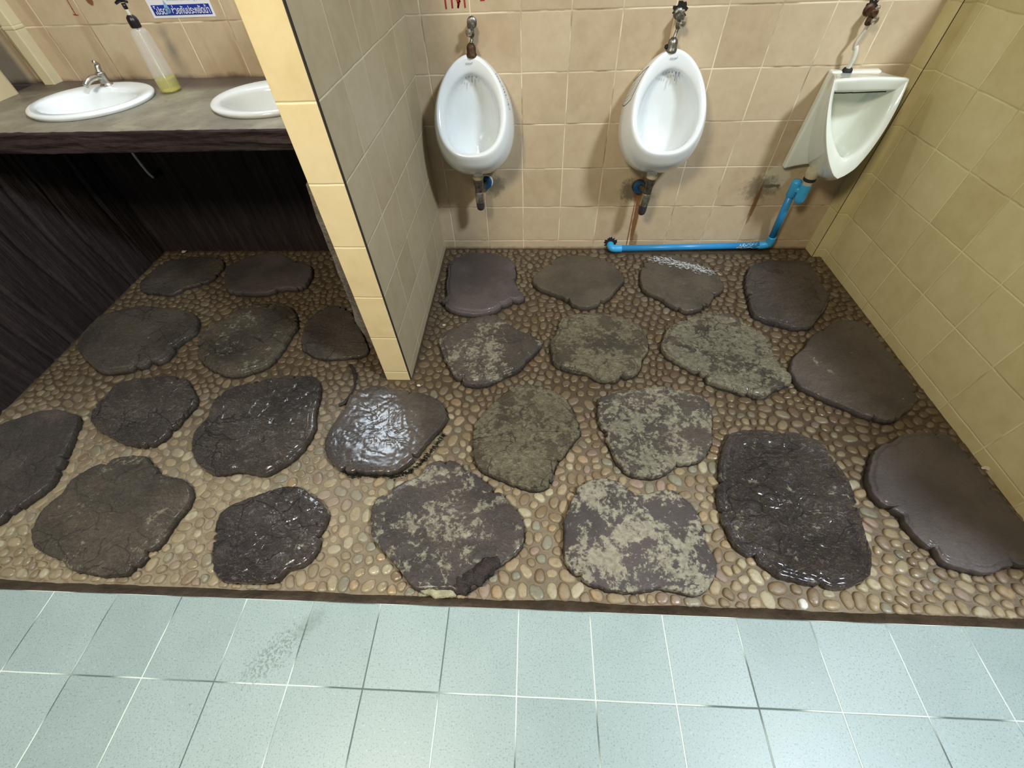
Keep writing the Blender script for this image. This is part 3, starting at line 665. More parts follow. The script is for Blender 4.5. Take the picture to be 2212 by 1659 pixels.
for s in (0,1): bmesh.ops.triangle_fill(bm,use_beauty=True,edges=[e for l in lo for e in l[s]])
ctop=bm_obj('countertop',bm,M['top']); tag(ctop,'dark grey brown cement wash counter with a wood textured front edge','counter')
V=[];F=[];nu,nz=340,16
for i in range(nu+1):
    x=-2.272+(-.652+2.272)*i/nu
    for j in range(nz+1):
        z=CT+.002-.072*j/nz; b=.012 if 0<j<nz else .005
        y=yf-b+.006*noise.noise(Vector((x*5,z*60,3)))+.003*noise.noise(Vector((x*20,z*150,8)))
        V.append((x,y,z+(.002*noise.noise(Vector((x*30,0,j))) if j in(0,nz) else 0)))
    V.append((x,yf+.012,CT-.070))
m=nz+2
for i in range(nu):
    for j in range(m-1): a=i*m+j; F.append((a,a+m,a+m+1,a+1))
mesh_obj('front_edge',V,F,M['fascia'],ctop)
def basin(cx,cy,label):
    e=empty('wash_basin',(cx,cy,CT),label,'basin','oval wash basins in the counter')
    K=[(0,(.222,.208,0,.001)),(.12,(.226,.212,0,.010)),(.2,(.220,.206,0,.017)),(.28,(.205,.192,-.003,.019)),(.36,(.188,.160,-.014,.016)),(.42,(.180,.146,-.020,.008)),(.5,(.172,.138,-.020,-.012)),(.65,(.155,.125,-.018,-.06)),(.8,(.120,.098,-.012,-.105)),(.92,(.06,.05,-.006,-.122)),(1,(.022,.022,0,-.126))]
    L=[]
    for q in range(41):
        rx,ry,dy,z=cr(K,q/40); L.append([(cx+rx*math.cos(2*PI*k/72),cy+dy+ry*math.sin(2*PI*k/72),CT+z) for k in range(72)])
    loft('bowl',L,M['cer'],e)
    # underside of the bowl below the counter
    K=[(0,(.196,.180,-.03)),(.4,(.185,.165,-.085)),(.8,(.12,.10,-.135)),(1,(.03,.03,-.145))]
    L=[]
    for q in range(13):
        rx,ry,z=cr(K,q/12); L.append([(cx+rx*math.cos(2*PI*k/48),cy-.01+ry*math.sin(2*PI*k/48),CT+z) for k in range(48)])
    loft('underside',L,M['cer'],e,cap1=True)
    lathe('drain',(cx,cy,CT-.131),(0,0,1),[(.024,0),(.024,.004),(.016,.006),(.015,.003),(.001,.003)],M['chrome'],e)
    for dz in (0,.009):
        V=[];
        for sx,sz in ((-.016,-.0016),(.016,-.0016),(.016,.0016),(-.016,.0016)):
            V.append((cx-.0+sx,cy+.1075+(.0)*sz,CT-.042-dz+sz))
        o=mesh_obj('overflow_slot',[(x,y-.012-.0*z,z) for x,y,z in V],[(0,1,2,3)],M['joint'],None,False); rebase(o,e); 
    return e
basin(*B1,'white oval wash basin fully in view below the soap bottle')
basin(*B2,'white oval wash basin half hidden by the tiled divider')
f=empty('faucet',(-1.838,2.03,CT+.016),'small chrome lever faucet on the back rim of the left basin','faucet')
lathe('base',(-1.838,2.03,CT+.014),(0,0,1),[(.025,0),(.025,.005),(.021,.009),(.019,.011)],M['chrome'],f)
tube('body',[(-1.838,2.03,CT+.02),(-1.837,2.031,CT+.045),(-1.836,2.032,CT+.062)],.0175,M['chrome'],f)
tube('spout',[(-1.838,2.028,CT+.045),(-1.842,2.00,CT+.052),(-1.845,1.965,CT+.050),(-1.847,1.938,CT+.040)],lambda t:.0125-.003*t,M['chrome'],f)
tube('lever',[(-1.836,2.032,CT+.062),(-1.834,2.036,CT+.078),(-1.830,2.040,CT+.088),(-1.826,2.022,CT+.098)],lambda t:.013-.007*t,M['chrome'],f)
# soap pump bottle
bx,by=-1.537,1.992
e=empty('soap_bottle',(bx,by,CT),'tall clear pump bottle with a little yellow soap left, beside the left basin','soap bottle')
prof=[(.001,.001),(.036,.001),(.042,.004),(.045,.012),(.045,.05),(.043,.12),(.0385,.175),(.037,.190),(.030,.201),(.016,.206),(.0145,.215)]
inn=[(r-.0016,h+ (.0016 if i<2 else 0)) for i,(r,h) in enumerate(prof[1:])][::-1]+[(.001,.003)]
lathe('bottle_body',(bx,by,CT),(0,0,1),prof+inn,M['glass'],e,48,1,.8)
lathe('liquid_soap',(bx,by,CT),(0,0,1),[(.001,.004),(.034,.004),(.041,.008),(.0428,.014),(.0428,.046),(.001,.046)],M['soap'],e,48,1,.8)
lathe('dip_tube',(bx,by,CT),(0,0,1),[(.0028,.012),(.0028,.21)],M['whitep'],e,12)
lathe('pump_collar',(bx,by,CT),(0,0,1),[(.0165,.206),(.0185,.208),(.019,.226),(.017,.236),(.010,.243)],M['black'],e,24)
lathe('pump_stem',(bx,by,CT),(0,0,1),[(.0058,.243),(.0058,.262)],M['whitep'],e,16)
tube('pump_head',[(bx,by,CT+.260),(bx,by,CT+.276)],.0075,M['black'],e,sub=1)
o=tube('pump_head',[(bx-.026,by-.004,CT+.276),(bx-.010,by-.001,CT+.283),(bx+.004,by,CT+.284),(bx+.022,by-.006,CT+.280)],lambda t:.0062-.002*abs(2*t-1),M['black'],e)
o.name='nozzle'
# supply tube under the counter
e=empty('supply_tube',(-1.97,2.09,.47),'thin white water tube hanging under the counter in front of the dark planks','tube')
tube('tube',[(-1.982,2.08,.74),(-1.976,2.075,.60),(-1.966,2.075,.50),(-1.962,2.085,.468)],.006,M['whitep'],e)
lathe('wall_nut',(-1.962,2.085,.47),(0,1,-.1),[(.010,-.004),(.012,.0),(.012,.06)],M['chromeold'],e)
# cream corner duct and rounded panel above the counter
bm=bmesh.new(); boxm(bm,-2.212,-2.163,D-.05,D+.01,CT-.01,1.05); boxm(bm,-2.214,-2.161,D-.052,D+.01,1.048,1.062); boxm(bm,-2.212,-2.163,D-.05,D+.01,1.06,1.62)
struct(bm_obj('trim_8',bm,M['cream'],bevel=.004))
bm=bmesh.new(); prism(bm,[(-2.235,1.72),(-2.235,1.995)]+[(-2.260+.025*math.cos(a),1.995+.025*math.sin(a)) for a in [i*PI/10 for i in range(1,10)]]+[(-2.285,1.995),(-2.285,1.72)],CT-.004,1.22)
struct(bm_obj('trim_9',bm,M['creamp'],bevel=.004))
# ------------------------------------------------------------------ urinals
NA=96
def uloop(cx,zt,zb,dt,db,hw,p1=.56,p2=.40,sag=0):
    mx=(p1/(p1+p2))**p1*(p2/(p1+p2))**p2; L=[]
    for k in range(NA):
        a=2*PI*k/NA; s=(1-math.cos(a))/2
        w=hw*((s**p1)*((1-s)**p2)/mx)*(1 if math.sin(a)>=0 else -1)
        if s<1e-9 or s>1-1e-9: w=0
        L.append((cx+w,D-(dt+(db-dt)*s+sag*math.sin(PI*s)),zt+(zb-zt)*s))
    return L
BODY=[(0,(.912,.502,.001,.001,.170)),(.12,(.920,.486,.010,.035,.176)),(.3,(.926,.478,.022,.095,.180)),(.55,(.929,.500,.034,.168,.177)),(.8,(.930,.548,.044,.222,.165)),(.93,(.930,.586,.050,.243,.155)),(1,(.927,.603,.054,.250,.149))]
BOWL=[(0,(.927,.603,.054,.250,.149)),(.05,(.920,.611,.058,.252,.142)),(.13,(.895,.616,.061,.250,.131)),(.18,(.874,.620,.060,.244,.125)),(.25,(.864,.618,.052,.230,.121)),(.45,(.852,.580,.034,.185,.115)),(.65,(.838,.548,.028,.13,.101)),(.85,(.79,.532,.026,.08,.066)),(1,(.66,.585,.028,.045,.012))]
def urinal(cx,label,mat):
    e=empty('urinal',(cx,D,.70),label,'urinal','white oval urinals on the tan tiles')
    L=[uloop(cx,*cr(BODY,q/30)) for q in range(31)]+[uloop(cx,*cr(BOWL,q/46)) for q in range(1,47)]
    loft('bowl',L,mat,e,cap1=True)
    lathe('drain_spout',(cx+0,D-.115,.468),(0,0,1),[(.022,0),(.025,.02),(.034,.04)],mat,e)
    return e
def surf(cx,u,s,side,lift=.0008):
    zt,zb,dt,db,hw=cr(BODY,u); p1,p2=.56,.40; mx=(p1/(p1+p2))**p1*(p2/(p1+p2))**p2
    return Vector((cx+side*(hw+lift)*(s**p1)*((1-s)**p2)/mx,D-(dt+(db-dt)*s),zt+(zb-zt)*s))
def bowl_slots(e,cx,cols):
    for i,(dx,w,l) in enumerate(cols):
        o=strokes('flush_stain',[[(cx+dx,.858-abs(dx)*.15),(cx+dx*1.02,.858-abs(dx)*.15-l)]],w,.0,M['logo'],None,lambda a,b,l_:(a,D-.056-(.862-b)*.10-.0012-((a-cx)**2)*0,b))
        rebase(o,e)
U1=-.2925; U2=.5345
e1=urinal(U1,'white oval urinal next to the tiled divider, dark flecks on its right edge',M['cer'])
e2=urinal(U2,'white oval urinal in the middle with a scribbled outline on its left side',M['cer'])
def rimtext(e,cx):
    fr=lambda a,b,l:(a,D-.0595-(.925-b)*.22-.0022,b)
    z=.9035; ls=[]
    x=cx-.016
    ls+=[[(x+.001,z+.002),(x,z),(x+.002,z-.002),(x+.004,z-.001)],[(x+.006,z-.002),(x+.006,z+.001),(x+.009,z+.001),(x+.009,z-.002)],[(x+.012,z-.002),(x+.012,z+.001),(x+.015,z+.001),(x+.0155,z-.002)],[(x+.018,z-.002),(x+.0185,z+.001),(x+.021,z+.001),(x+.021,z-.002)],[(x+.0235,z-.002),(x+.0245,z+.001),(x+.027,z+.001),(x+.028,z+.0055)]]
    o=strokes('printed_mark',ls,.0012,0,M['logo'],None,fr); rebase(o,e)
rimtext(e1,U1); rimtext(e2,U2)
# flecks of a peeled sticker along the right edge of the left urinal
V=[];F=[];r_=random.Random(4)
for i in range(46):
    s=.16+.30*i/46; p=surf(U1,.72+.16*r_.random(),s,1,.0012); w=r_.uniform(.0008,.0024); h=r_.uniform(.001,.0028); k=len(V)
    for a in range(6): V.append((p.x+w*math.cos(a*PI/3)*.6,p.y-w*math.cos(a*PI/3)*.7,p.z+h*math.sin(a*PI/3)))
    F.append(tuple(range(k,k+6)))
o=mesh_obj('sticker_flecks',V,F,M['ink'],None,False); rebase(o,e1); o['kind']='stuff'; 
# black outline with scribbled lines on the left side of the middle urinal
def pol(pts,w,name,e,mat,cx=U2):
    P=[surf(cx,u,s,-1,.0008) for u,s in pts]; o=tube(name,P,w,mat,None,6,3); rebase(o,e)
pol([(.20,.235),(.4,.20),(.62,.165),(.84,.135)],.0011,'ink_outline',e2,M['ink'])
pol([(.84,.135),(.87,.22),(.85,.32),(.80,.395)],.0009,'ink_outline',e2,M['ink'])
pol([(.10,.44),(.35,.425),(.6,.41),(.80,.395)],.0011,'ink_outline',e2,M['ink'])
for q in range(8): pol([(.25+.03*(q%3),.25+.02*q),(.5,.225+.021*q+.004*(q%2)),(.78,.185+.024*q)],.0004,'ink_scribble',e2,M['logo'])
def inlet(e,x,mat,z=.925):
    lathe('inlet_cap',(x,D-.046,z),(0,0,1),[(.0215,-.004),(.0215,.004),(.019,.008),(.019,.024),(.016,.034),(.0085,.041),(.006,.042)],mat,e,28)
inlet(e1,-.283,M['rust']); inlet(e2,.521,M['chromeold'])
o=lathe('rust_lump',(.500,D-.044,.928),(0,0,1),[(.004,0),(.009,.006),(.007,.014),(.002,.017)],M['hole'],None,14); rebase(o,e2)
bowl_slots(e1,U1,[(-.022,.004,.004),(-.008,.005,.003),(.006,.005,.003),(.0045,.003,.020),(.022,.005,.003)])
bowl_slots(e2,U2,[(-.03,.004,.004),(-.018,.005,.003),(-.006,.005,.003),(.006,.005,.003),(.021,.006,.004),(.0215,.0035,.028),(.034,.004,.012)])
# angular urinal in the right corner
def sloop(cx,zt,zb,dt,db,hw,arc=0,e=1.9,f=.72):
    L=[];ns=36
    top=[(1-2*k/24,0) for k in range(24)]              # right to left along the top
    side=[]
    for k in range(ns+1):
        s=(1-math.cos(PI*k/ns/2))**.9 if k else 0; side.append((max(0,1-s**e)**f,s))
    side[-1]=(0,1)
    left=[(-w,s) for w,s in side]; right=[(w,s) for w,s in side[::-1]][1:-0 or None]
    for w,s in top+left+right[:-1]:
        z=zt+(zb-zt)*s+(arc*(1-w*w) if s==0 else 0)
        L.append((cx+hw*w,D-(dt+(db-dt)*min(1,s*1.15)) - (.012*(1-w*w) if s==0 else 0)*(1 if arc else 0),z))
    return L
cx=1.292
e3=empty('urinal',(cx,D,.65),'white angular shield shaped urinal with a flat top in the right corner','urinal')
# back plate against the wall
bm=bmesh.new(); n=40; fr_=[];bk=[]
out=[(-.098,.838),(.098,.838),(.104,.72),(.112,.58),(.118,.452)]+[(.118-.236*k/12,.452-.012*math.sin(PI*k/12)**2*0+.020*math.sin(PI*k/12)) for k in range(1,12)]+[(-.118,.452),(-.112,.58),(-.104,.72)]
a=[bm.verts.new((cx+x,D-.034,z)) for x,z in out]; b=[bm.verts.new((cx+x*1.02,D-.001,z+.002)) for x,z in out]
bm.faces.new(a); bm.faces.new(b[::-1]); n=len(out)
for i in range(n): bm.faces.new((a[i],a[(i+1)%n],b[(i+1)%n],b[i]))
o=bm_obj('back_plate',bm,M['cer2'],bevel=.007); rebase(o,e3)
UB=[(0,(.832,.470,.010,.015,.098,.0)),(.25,(.834,.452,.045,.060,.100,.003)),(.5,(.836,.455,.085,.130,.112,.006)),(.75,(.838,.476,.118,.205,.128,.008)),(.9,(.840,.497,.136,.248,.138,.009)),(1,(.838,.507,.146,.262,.141,.009)),(1.1,(.832,.514,.150,.264,.137,.008)),(1.25,(.812,.560,.146,.252,.124,.005)),(1.33,(.800,.580,.140,.238,.116,.003)),(1.45,(.794,.575,.118,.205,.110,.0)),(1.7,(.785,.535,.070,.13,.097,.0)),(1.9,(.76,.51,.048,.07,.07,.0)),(2,(.66,.56,.044,.05,.012,.0))]
L=[sloop(cx,*cr(UB,2*q/70)) for q in range(71)]
loft('bowl',L,M['cer2'],e3,cap0=True,cap1=True)
o=strokes('flush_stain',[[(cx-.10,.787),(cx-.06,.786),(cx-.03,.787)],[(cx-.028,.786),(cx+.03,.787),(cx+.1,.788)]],.004,0,M['moss'],None,lambda a,b,l:(a,D-.115,b)); rebase(o,e3)
lathe('inlet_plug',(1.252,D-.028,.834),(0,0,1),[(.016,-.01),(.019,.002),(.018,.010),(.014,.015),(.008,.016)],M['rubber'],e3,24)
# ------------------------------------------------------------------ supply valves
def valve(x,z,side,label,mat,capx,capz,patch):
    e=empty('angle_valve',(x,D,z),label,'valve','flush valves above the urinals')
    lathe('wall_flange',(x,D,z),(0,-1,0),[(.020,0),(.018,.004),(.011,.008)],mat,e)
    lathe('valve_body',(x,D,z-.004),(0,-1,0),[(.0125,.004),(.0125,.03),(.0145,.032),(.0145,.046),(.009,.052)],mat,e)
    lathe('stem',(x,D-.038,z-.002),(side*.2,-.55,.8),[(.006,0),(.0065,.02),(.0035,.024)],M['chrome'],e)
    lathe('knob',(x+side*.006,D-.048,z-.020),(side*.6,-.9,-.5),[(.004,-.004),(.011,0),(.0135,.006),(.013,.012),(.007,.017)],M['chrome'],e)
    lathe('outlet_nut',(x,D-.036,z-.012),(0,0,-1),[(.009,0),(.0115,.006),(.012,.022),(.009,.028)],mat,e,6)
    if capx is not None: tube('supply_pipe',[(x,D-.036,z-.036),(x*.6+capx*.4,D-.039,z-.05),(capx,D-.046,capz)],.0058,mat,e)
    if patch:
        V=[(x,D-.0012,z+.008)]; r_=random.Random(int(x*100)); 
        for k in range(26):
            a=2*PI*k/26; r=patch*(.75+.5*r_.random()); V.append((x+.002+r*math.cos(a),D-.0006,z+.008+r*math.sin(a)*1.0))
        o=mesh_obj('wall_hole_patch',V,[(0,1+k,1+(k+1)%26) for k in range(26)],M['hole'],None,False); rebase(o,e)
    return e
valve(-.277,1.022,-1,'slim tarnished valve and pipe feeding the left oval urinal',M['chromeold'],-.283,.964,.008)
valve(.531,1.030,1,'corroded valve in a crumbling hole above the middle urinal',M['chromeold'],.521,.964,.026)
v3=valve(1.240,1.024,1,'blackened corroded valve above the angular urinal',M['rust'],None,None,.022)
e=empty('supply_hose',(1.244,D-.04,.985),'bent white hose running down to the black plug of the angular urinal','hose')
tube('upper_hose',[(1.243,D-.036,.988),(1.238,D-.038,.962),(1.227,D-.04,.932),(1.231,D-.042,.912)],.0062,M['greyp'],e)
tube('lower_hose',[(1.233,D-.042,.922),(1.240,D-.044,.905),(1.244,D-.044,.885),(1.247,D-.036,.862),(1.250,D-.030,.842)],.0085,M['whitep'],e)
# ------------------------------------------------------------------ bottle traps
def trap(x,top,bot,lean,fx,fz,label,ring):
    e=empty('bottle_trap',(x,D-.115,bot),label,'drain trap','chrome traps under the oval urinals')
    P=lambda t:Vector((x+lean*t,D-.115,top+(bot-top)*t)); ax=(P(1)-P(0)).normalized(); L=(P(1)-P(0)).length
    lathe('gasket',P(0),ax,[(.024,-.012),(.027,0),(.0245,.006)],M['gasket'],e)
    lathe('coupling_nut',P(0),ax,[(.0235,.004),(.0245,.012),(.0235,.03),(.0195,.04),(.0195,L*.44)],M['chromeold'],e)
    lathe('trap_body',P(0),ax,[(.0205,L*.42),(.0222,L*.44),(.021,L*.49),(.0222,L*.52),(.0222,L*.72),(.0205,L*.735)],M['chrome'],e)
    lathe('trap_cup',P(0),ax,[(.0205,L*.72),(.0205,L*.88),(.0178,L*.95),(.010,L*.99),(.002,L)],M['dark'],e)
    tube('outlet_pipe',[P(.35)+Vector((0,0,0)),P(.35)+Vector(((fx-x)*.5,.055,(fz-P(.35).z)*.5)),Vector((fx,D-.004,fz))],.014,M['chromeold'],e)
    lathe('wall_socket',(fx,D,fz),(0,-1,0),[(.034,0),(.034,.004),(.030,.006)],ring,e)
    lathe('socket_ring',(fx,D,fz),(0,-1,0),[(.029,.004),(.029,.024),(.026,.028),(.020,.028)],M['bluering'],e)
trap(-.293,.464,.298,0.0,-.268,.392,'chrome bottle trap under the left urinal with a white and blue wall socket',M['paper'])
trap(.537,.460,.268,-.014,.510,.362,'chrome bottle trap under the middle urinal above a rust streak',M['rust'])
# ------------------------------------------------------------------ blue drain pipe
e=empty('drain_pipe',(.42,D-.03,.03),'bright blue plastic drain pipe along the floor from the angular urinal','pipe')
yb=D-.098
lathe('spout_gasket',(1.268,D-.115,.475),(0,0,-1),[(.030,-.012),(.031,.006),(.026,.022),(.024,.030)],M['gasket'],e)
lathe('rubber_ring',(1.268,D-.115,.446),(0,0,-1),[(.0255,-.002),(.027,.003),(.027,.010),(.022,.014)],M['rubber'],e)
lathe('adapter',(1.268,D-.115,.436),(0,0,-1),[(.021,-.002),(.021,.028)],M['greyp'],e)
lathe('trap_socket',(1.268,D-.115,.416),(0,0,-1),[(.021,0),(.0245,.001),(.0245,.060),(.022,.078),(.014,.088),(.003,.090)],M['pvc2'],e)
lathe('side_socket',(1.236,D-.085,.42),(.06,.10,-1),[(.008,-.006),(.019,0),(.0225,.008),(.0225,.075),(.0205,.078)],M['pvc2'],e)
tube('bridge',[(1.268,D-.112,.380),(1.236,D-.086,.385)],.017,M['pvc2'],e,sub=1)
pb=(1.239,D-.078,.352)
tube('vertical_pipe',[pb,(1.275,D-.038,.078)],.0172,M['pvc'],e,20,1)
tube('elbow',[(1.2715,D-.042,.10),(1.2745,D-.038,.066),(1.268,D-.035,.050),(1.245,D-.033,.043),(1.222,D-.033,.042)],.0208,M['pvc2'],e,20,6)
tube('horizontal_pipe',[(1.24,D-.033,.0425),(.45,D-.040,.0255)],.0170,M['pvc'],e,20,1)
tube('elbow',[(.475,D-.040,.026),(.440,D-.040,.0255),(.424,D-.034,.0255),(.417,D-.014,.026),(.415,D+.02,.026)],.0205,M['pvc2'],e,20,6)
V=[];F=[];r_=random.Random(8)
def glue(x0,x1,a0,w):
    n=26; k0=len(V)
    for i in range(n+1):
        x=x0+(x1-x0)*i/n; a=a0+.35*math.sin(i*.55)+.2*noise.noise(Vector((i*.3,a0,2))); z=.0425-(1.24-x)*.0215
        for s in (-1,1):
            b=a+s*w*(.6+.5*noise.noise(Vector((i*.5,s,a0)))); V.append((x,D-.033-(1.24-x)*.009-.0176*math.cos(b),z+.0176*math.sin(b)))
    for i in range(n): k=k0+2*i; F.append((k,k+2,k+3,k+1))
glue(1.10,1.225,-.25,.16); glue(1.13,1.19,.75,.12); glue(1.17,1.21,1.15,.10); glue(1.115,1.15,.35,.2)
o=mesh_obj('glue_smear',V,F,M['whitep'],None,False); rebase(o,e)
V=[(.413,D-.0012,.03)]; r_=random.Random(3)
for k in range(40):
    a=2*PI*k/40; r=.034*(.75+.5*r_.random()); V.append((.418+r*math.cos(a)*1.05,D-.0008,max(.002,.036+r*math.sin(a)*1.0)))
tag(mesh_obj('wall_hole',V,[(0,1+k,1+(k+1)%40) for k in range(40)],M['hole'],None,False),'ragged black hole in the tiles where the blue pipe enters the wall','hole')
# ------------------------------------------------------------------ sticker, painted marks
def text_mesh(name,body,width,loc,mat,parent,bold=.0,height=None,left=True):
    cu=bpy.data.curves.new('lettering','FONT'); cu.body=body; cu.size=.03; cu.offset=bold; o=bpy.data.objects.new('lettering_tmp',cu); COL.objects.link(o)
    dg=bpy.context.evaluated_depsgraph_get(); dg.update(); me=bpy.data.meshes.new_from_object(o.evaluated_get(dg)); bpy.data.objects.remove(o)
    xs=[v.co.x for v in me.vertices]; ys=[v.co.y for v in me.vertices]; s=width/(max(xs)-min(xs)); sy=s if not height else height/(max(ys)-min(ys))
    for v in me.vertices: v.co=((v.co.x-min(xs))*s,0,(v.co.y-min(ys))*sy)
    me.materials.append(mat); q=bpy.data.objects.new(name,me); q.location=loc; link(q); 
    if parent: rebase(q,parent)
    return q
st=empty('notice_sticker',(-1.443,D,1.063),'white and blue Thai notice sticker on the wall tiles above the counter','sticker')
def card(name,x0,x1,z0,z1,y,mat,par,sh=0):
    bm=bmesh.new(); prism(bm,[(x0,y),(x1,y),(x1,y+.0012),(x0,y+.0012)],z0,z1); o=bm_obj(name,bm,mat); rebase(o,par)
card('sheet',-1.578,-1.316,1.064,1.235,D-.0018,M['paper'],st)
card('blue_band',-1.567,-1.325,1.072,1.104,D-.0026,M['band'],st)
text_mesh('lettering','โปรด',.048,(-1.560,D-.0034,1.0755),M['paper'],st,.0004,.026)
text_mesh('lettering','ช่วยกันประหยัดน้ำ',.158,(-1.488,D-.0034,1.0755),M['paper'],st,.0004,.027)
V=[];n=30
for k in range(n):
    a=2*PI*k/n; r=.0115; x=r*math.sin(a); z=-r*math.cos(a)
    if z>0: x*=max(0,1-(z/r)**1.2); z*=2.9
    V.append((-1.504+x,D-.0036,1.089+z))
o=mesh_obj('water_drop',V,[tuple(range(n))],M['dropm'],None,False); rebase(o,st)
strokes('drop_swirl',[[(-1.508+.007*math.cos(a*.7),1.088+.007*math.sin(a*.7)) for a in range(8)],[(-1.500+.004*math.cos(a),1.086+.004*math.sin(a)) for a in range(6)]],.0016,0,M['band'],st,lambda a,b,l:(a,D-.0040,b))
text_mesh('fine_print','น้ำคือชีวิต ใช้น้ำอย่างรู้คุณค่า',.15,(-1.49,D-.0034,1.112),M['dropm'],st,.0,.018)
pm=strokes('painted_lettering',[[(-.374,1.066),(-.375,1.112),(-.382,1.120),(-.374,1.132),(-.360,1.135),(-.349,1.124),(-.349,1.068)],[(-.331,1.095),(-.325,1.082),(-.3265,1.068)],[(-.3265,1.068),(-.318,1.086),(-.330,1.097),(-.336,1.110),(-.328,1.128),(-.312,1.134),(-.300,1.124),(-.299,1.068)]],.0065,0,M['redpaint'],None,lambda a,b,l:(a,D-.001,b))
tag(pm,'dark red hand painted Thai letters on the tiles above the left urinal','lettering')
d_=strokes('painted_mark',[[(-.236,1.0865),(-.222,1.0870)]],.005,0,M['redpaint'],None,lambda a,b,l:(a,D-.001,b)); tag(d_,'short dark red dash on the tiles right of the painted letters','painted mark')
d_=strokes('painted_mark',[[(-1.902,1.128),(-1.904,1.10),(-1.905,1.084)],[(-1.914,1.0835),(-1.896,1.0815)]],.0035,0,M['redpaint2'],None,lambda a,b,l:(a,D-.001,b)); tag(d_,'thin reddish brown stroke like a numeral one painted above the left basin','painted mark')
# ------------------------------------------------------------------ details lying on the slabs
def on_slab(o,k):
    for s in COL.objects:
        if s.get('label')==INFO[k][4]: rebase(o,s); return
def lump(name,path,r,mat,seed,amp,k):
    P=smooth_path(path,8); V=[];F=[];n=14
    for i,p in enumerate(P):
        d=(P[min(i+1,len(P)-1)]-P[max(i-1,0)]).normalized(); u,v=frame(d); t=i/(len(P)-1); R=r*(.35+.65*math.sin(PI*min(1,max(0,t)))**.5)
        for q in range(n):
            a=2*PI*q/n; w=p+u*math.cos(a)*R+v*math.sin(a)*R*.6; f_=1+amp*noise.noise(w*60+Vector((seed,0,0))); V.append(p+(w-p)*f_)
    for i in range(len(P)-1):
        for q in range(n): F.append((i*n+q,i*n+(q+1)%n,(i+1)*n+(q+1)%n,(i+1)*n+q))
    F.append(tuple(range(n))); F.append(tuple((len(P)-1)*n+q for q in range(n)))
    o=mesh_obj(name,V,F,mat); on_slab(o,k); return o
o=lump('broken_corner',[(-.10,.415,.026),(-.14,.385,.032),(-.19,.345,.030),(-.235,.318,.020)],.026,plain('broken_cement',srgb(62,50,46),.6,0,.3,50,bump=.008),3,1.0,'R14'); o['label']='dark broken chunk at the slab corner'
o=lump('mortar_edge',[(-.44,.425,.016),(-.39,.372,.018),(-.33,.325,.018),(-.27,.308,.016),(-.225,.312,.012)],.016,plain('pale_mortar',srgb(176,170,136),.8,0,.2,40,bump=.004),9,.6,'R14'); o['label']='pale crumbly mortar edge'
V=[];F=[];r_=random.Random(12)
def tuft(a,b,n):
    for _ in range(n):
        t=r_.random(); x=a[0]+(b[0]-a[0])*t+r_.gauss(0,.004); y=a[1]+(b[1]-a[1])*t+r_.gauss(0,.004); h=r_.uniform(.010,.030); q=r_.uniform(0,6.28); k=len(V); w=r_.uniform(.0015,.004)
        V.extend([(x-w,y,.002),(x+w,y,.002),(x,y+w,.002),(x+math.cos(q)*.008,y+math.sin(q)*.006-.004,h)]); F.extend([(k,k+1,k+3),(k+1,k+2,k+3),(k+2,k,k+3)])
for a,b in (((-.70,.705),(-.66,.69)),((-.66,.69),(-.59,.692)),((-.59,.692),(-.50,.690)),((-.50,.690),(-.455,.712)),((-.455,.712),(-.41,.765)),((-.41,.765),(-.38,.82)),((-.38,.82),(-.352,.88))): tuft(a,b,60)
o=mesh_obj('moss_fringe',V,F,M['moss'],None,False); o['kind']='stuff'; on_slab(o,'R13')
V=[];F=[];r_=random.Random(21)
for _ in range(320):
    t=r_.random(); x=.645+.26*t+r_.gauss(0,.022); y=2.035-.115*t-abs(r_.gauss(0,.026))
    if t<.35: y+=r_.uniform(-.02,.01); x+=r_.uniform(-.02,.02)
    L_=r_.uniform(.002,.013); a=-.5+r_.gauss(0,.4); w=r_.uniform(.0005,.0018); k=len(V)
    for q in range(8):
        b=2*PI*q/8; px=L_*math.cos(b); py=w*math.sin(b)*(1+.6*r_.random()); V.append((x+px*math.cos(a)-py*math.sin(a),y+px*math.sin(a)+py*math.cos(a),.0412+.0002*(_%5)))
    F.append(tuple(range(k,k+8)))
o=mesh_obj('white_residue',V,F,plain('white_residue',srgb(200,202,200),.6),None,False); o['kind']='stuff'; on_slab(o,'R3')
tw=tube('root',[(-.832,1.232,.012),(-.80,1.19,.014),(-.782,1.14,.012),(-.772,1.10,.014),(-.778,1.06,.013),(-.792,1.02,.010),(-.812,1.005,.010)],lambda t:.0055+.002*math.sin(t*9),M['twig'])
tag(tw,'dark curved root lying on the pebbles in front of the divider at its left','root')
def scrap(x,y,z,s,label):
    r_=random.Random(int(abs(x)*997)); V=[];n=9
    for zz in (0,s*.35):
        for k in range(n): a=2*PI*k/n; r=s*(.6+.6*r_.random()); V.append((r*math.cos(a)*1.2,r*math.sin(a)*.7,zz))
    F=[tuple(range(n))[::-1],tuple(range(n,2*n))]+[(k,(k+1)%n,n+(k+1)%n,n+k) for k in range(n)]
    o=mesh_obj('scrap',V,F,M['debris'],None,False); o.location=(x,y,z); tag(o,label,'scrap','pale scraps lying on the stone floor')
scrap(-.497,1.119,.010,.007,'tiny pale scrap at the foot of the divider end')
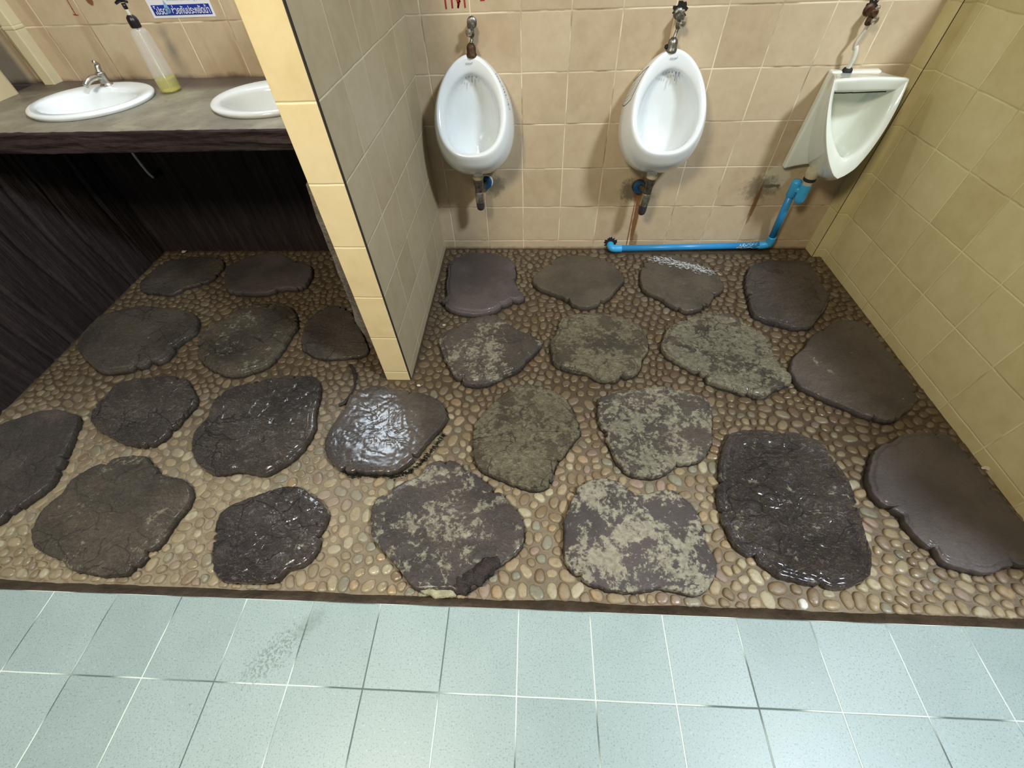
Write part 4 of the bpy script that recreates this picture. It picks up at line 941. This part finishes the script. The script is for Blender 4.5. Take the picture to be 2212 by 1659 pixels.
scrap(-.451,1.040,.010,.009,'pale crumb right of the divider foot by the shiny slab')
scrap(-.447,1.500,.010,.007,'pale crumb on the pebbles left of the mottled slab, farther from the camera')
scrap(-.415,1.300,.010,.006,'pale crumb on the pebbles left of the mottled slab, nearer the camera')
scrap(1.558,.775,.036,.012,'white scrap lying on the smooth dark slab against the yellow wall')
scrap(-2.12,2.120,.012,.014,'white scrap in the dark far left corner under the counter')
# ------------------------------------------------------------------ light
def area(name,loc,target,sx,sy,power,col,spread=180):
    l=bpy.data.lights.new(name,'AREA'); l.shape='RECTANGLE'; l.size=sx; l.size_y=sy; l.energy=power; l.color=col; l.spread=math.radians(spread)
    o=bpy.data.objects.new(name,l); o.location=loc; o.rotation_euler=(Vector(target)-Vector(loc)).to_track_quat('-Z','Y').to_euler(); COL.objects.link(o); return o
area('ceiling_lamp_right',(2.3,-.4,3.8),(.3,1.2,0),.45,.45,LA,(.80,.90,1.0))
area('ceiling_lamp_left',(-1.0,-.55,2.75),(.2,1.2,.3),.5,.5,LB,(1.0,.91,.72))
area('high_window',(-1.38,D+.02,2.02),(-.3,.5,0),.5,.34,LC,(.78,.90,1.0))
w=bpy.data.worlds.new('world'); sc.world=w; w.use_nodes=True; bg=w.node_tree.nodes['Background']; bg.inputs[0].default_value=(.86,.93,1,1); bg.inputs[1].default_value=LW
# ------------------------------------------------------------------ camera
cam=bpy.data.cameras.new('camera'); cam.sensor_width=36; cam.lens=906.778*36/2212; cam.clip_start=.02
co=bpy.data.objects.new('camera',cam)
R_=Vector((0.99834417,0.04827781,-0.03127579));U_=Vector((-0.01729558,0.7704766,0.63723361));F_=Vector((-0.05486151,0.63563753,-0.77003581))
co.matrix_world=Matrix(((R_.x,U_.x,-F_.x,0),(R_.y,U_.y,-F_.y,0),(R_.z,U_.z,-F_.z,1.38737),(0,0,0,1)))
COL.objects.link(co); sc.camera=co
sc.view_settings.view_transform='Standard'; sc.view_settings.look='None'; sc.view_settings.gamma=1; sc.view_settings.use_curve_mapping=False; sc.view_settings.exposure=EXPO
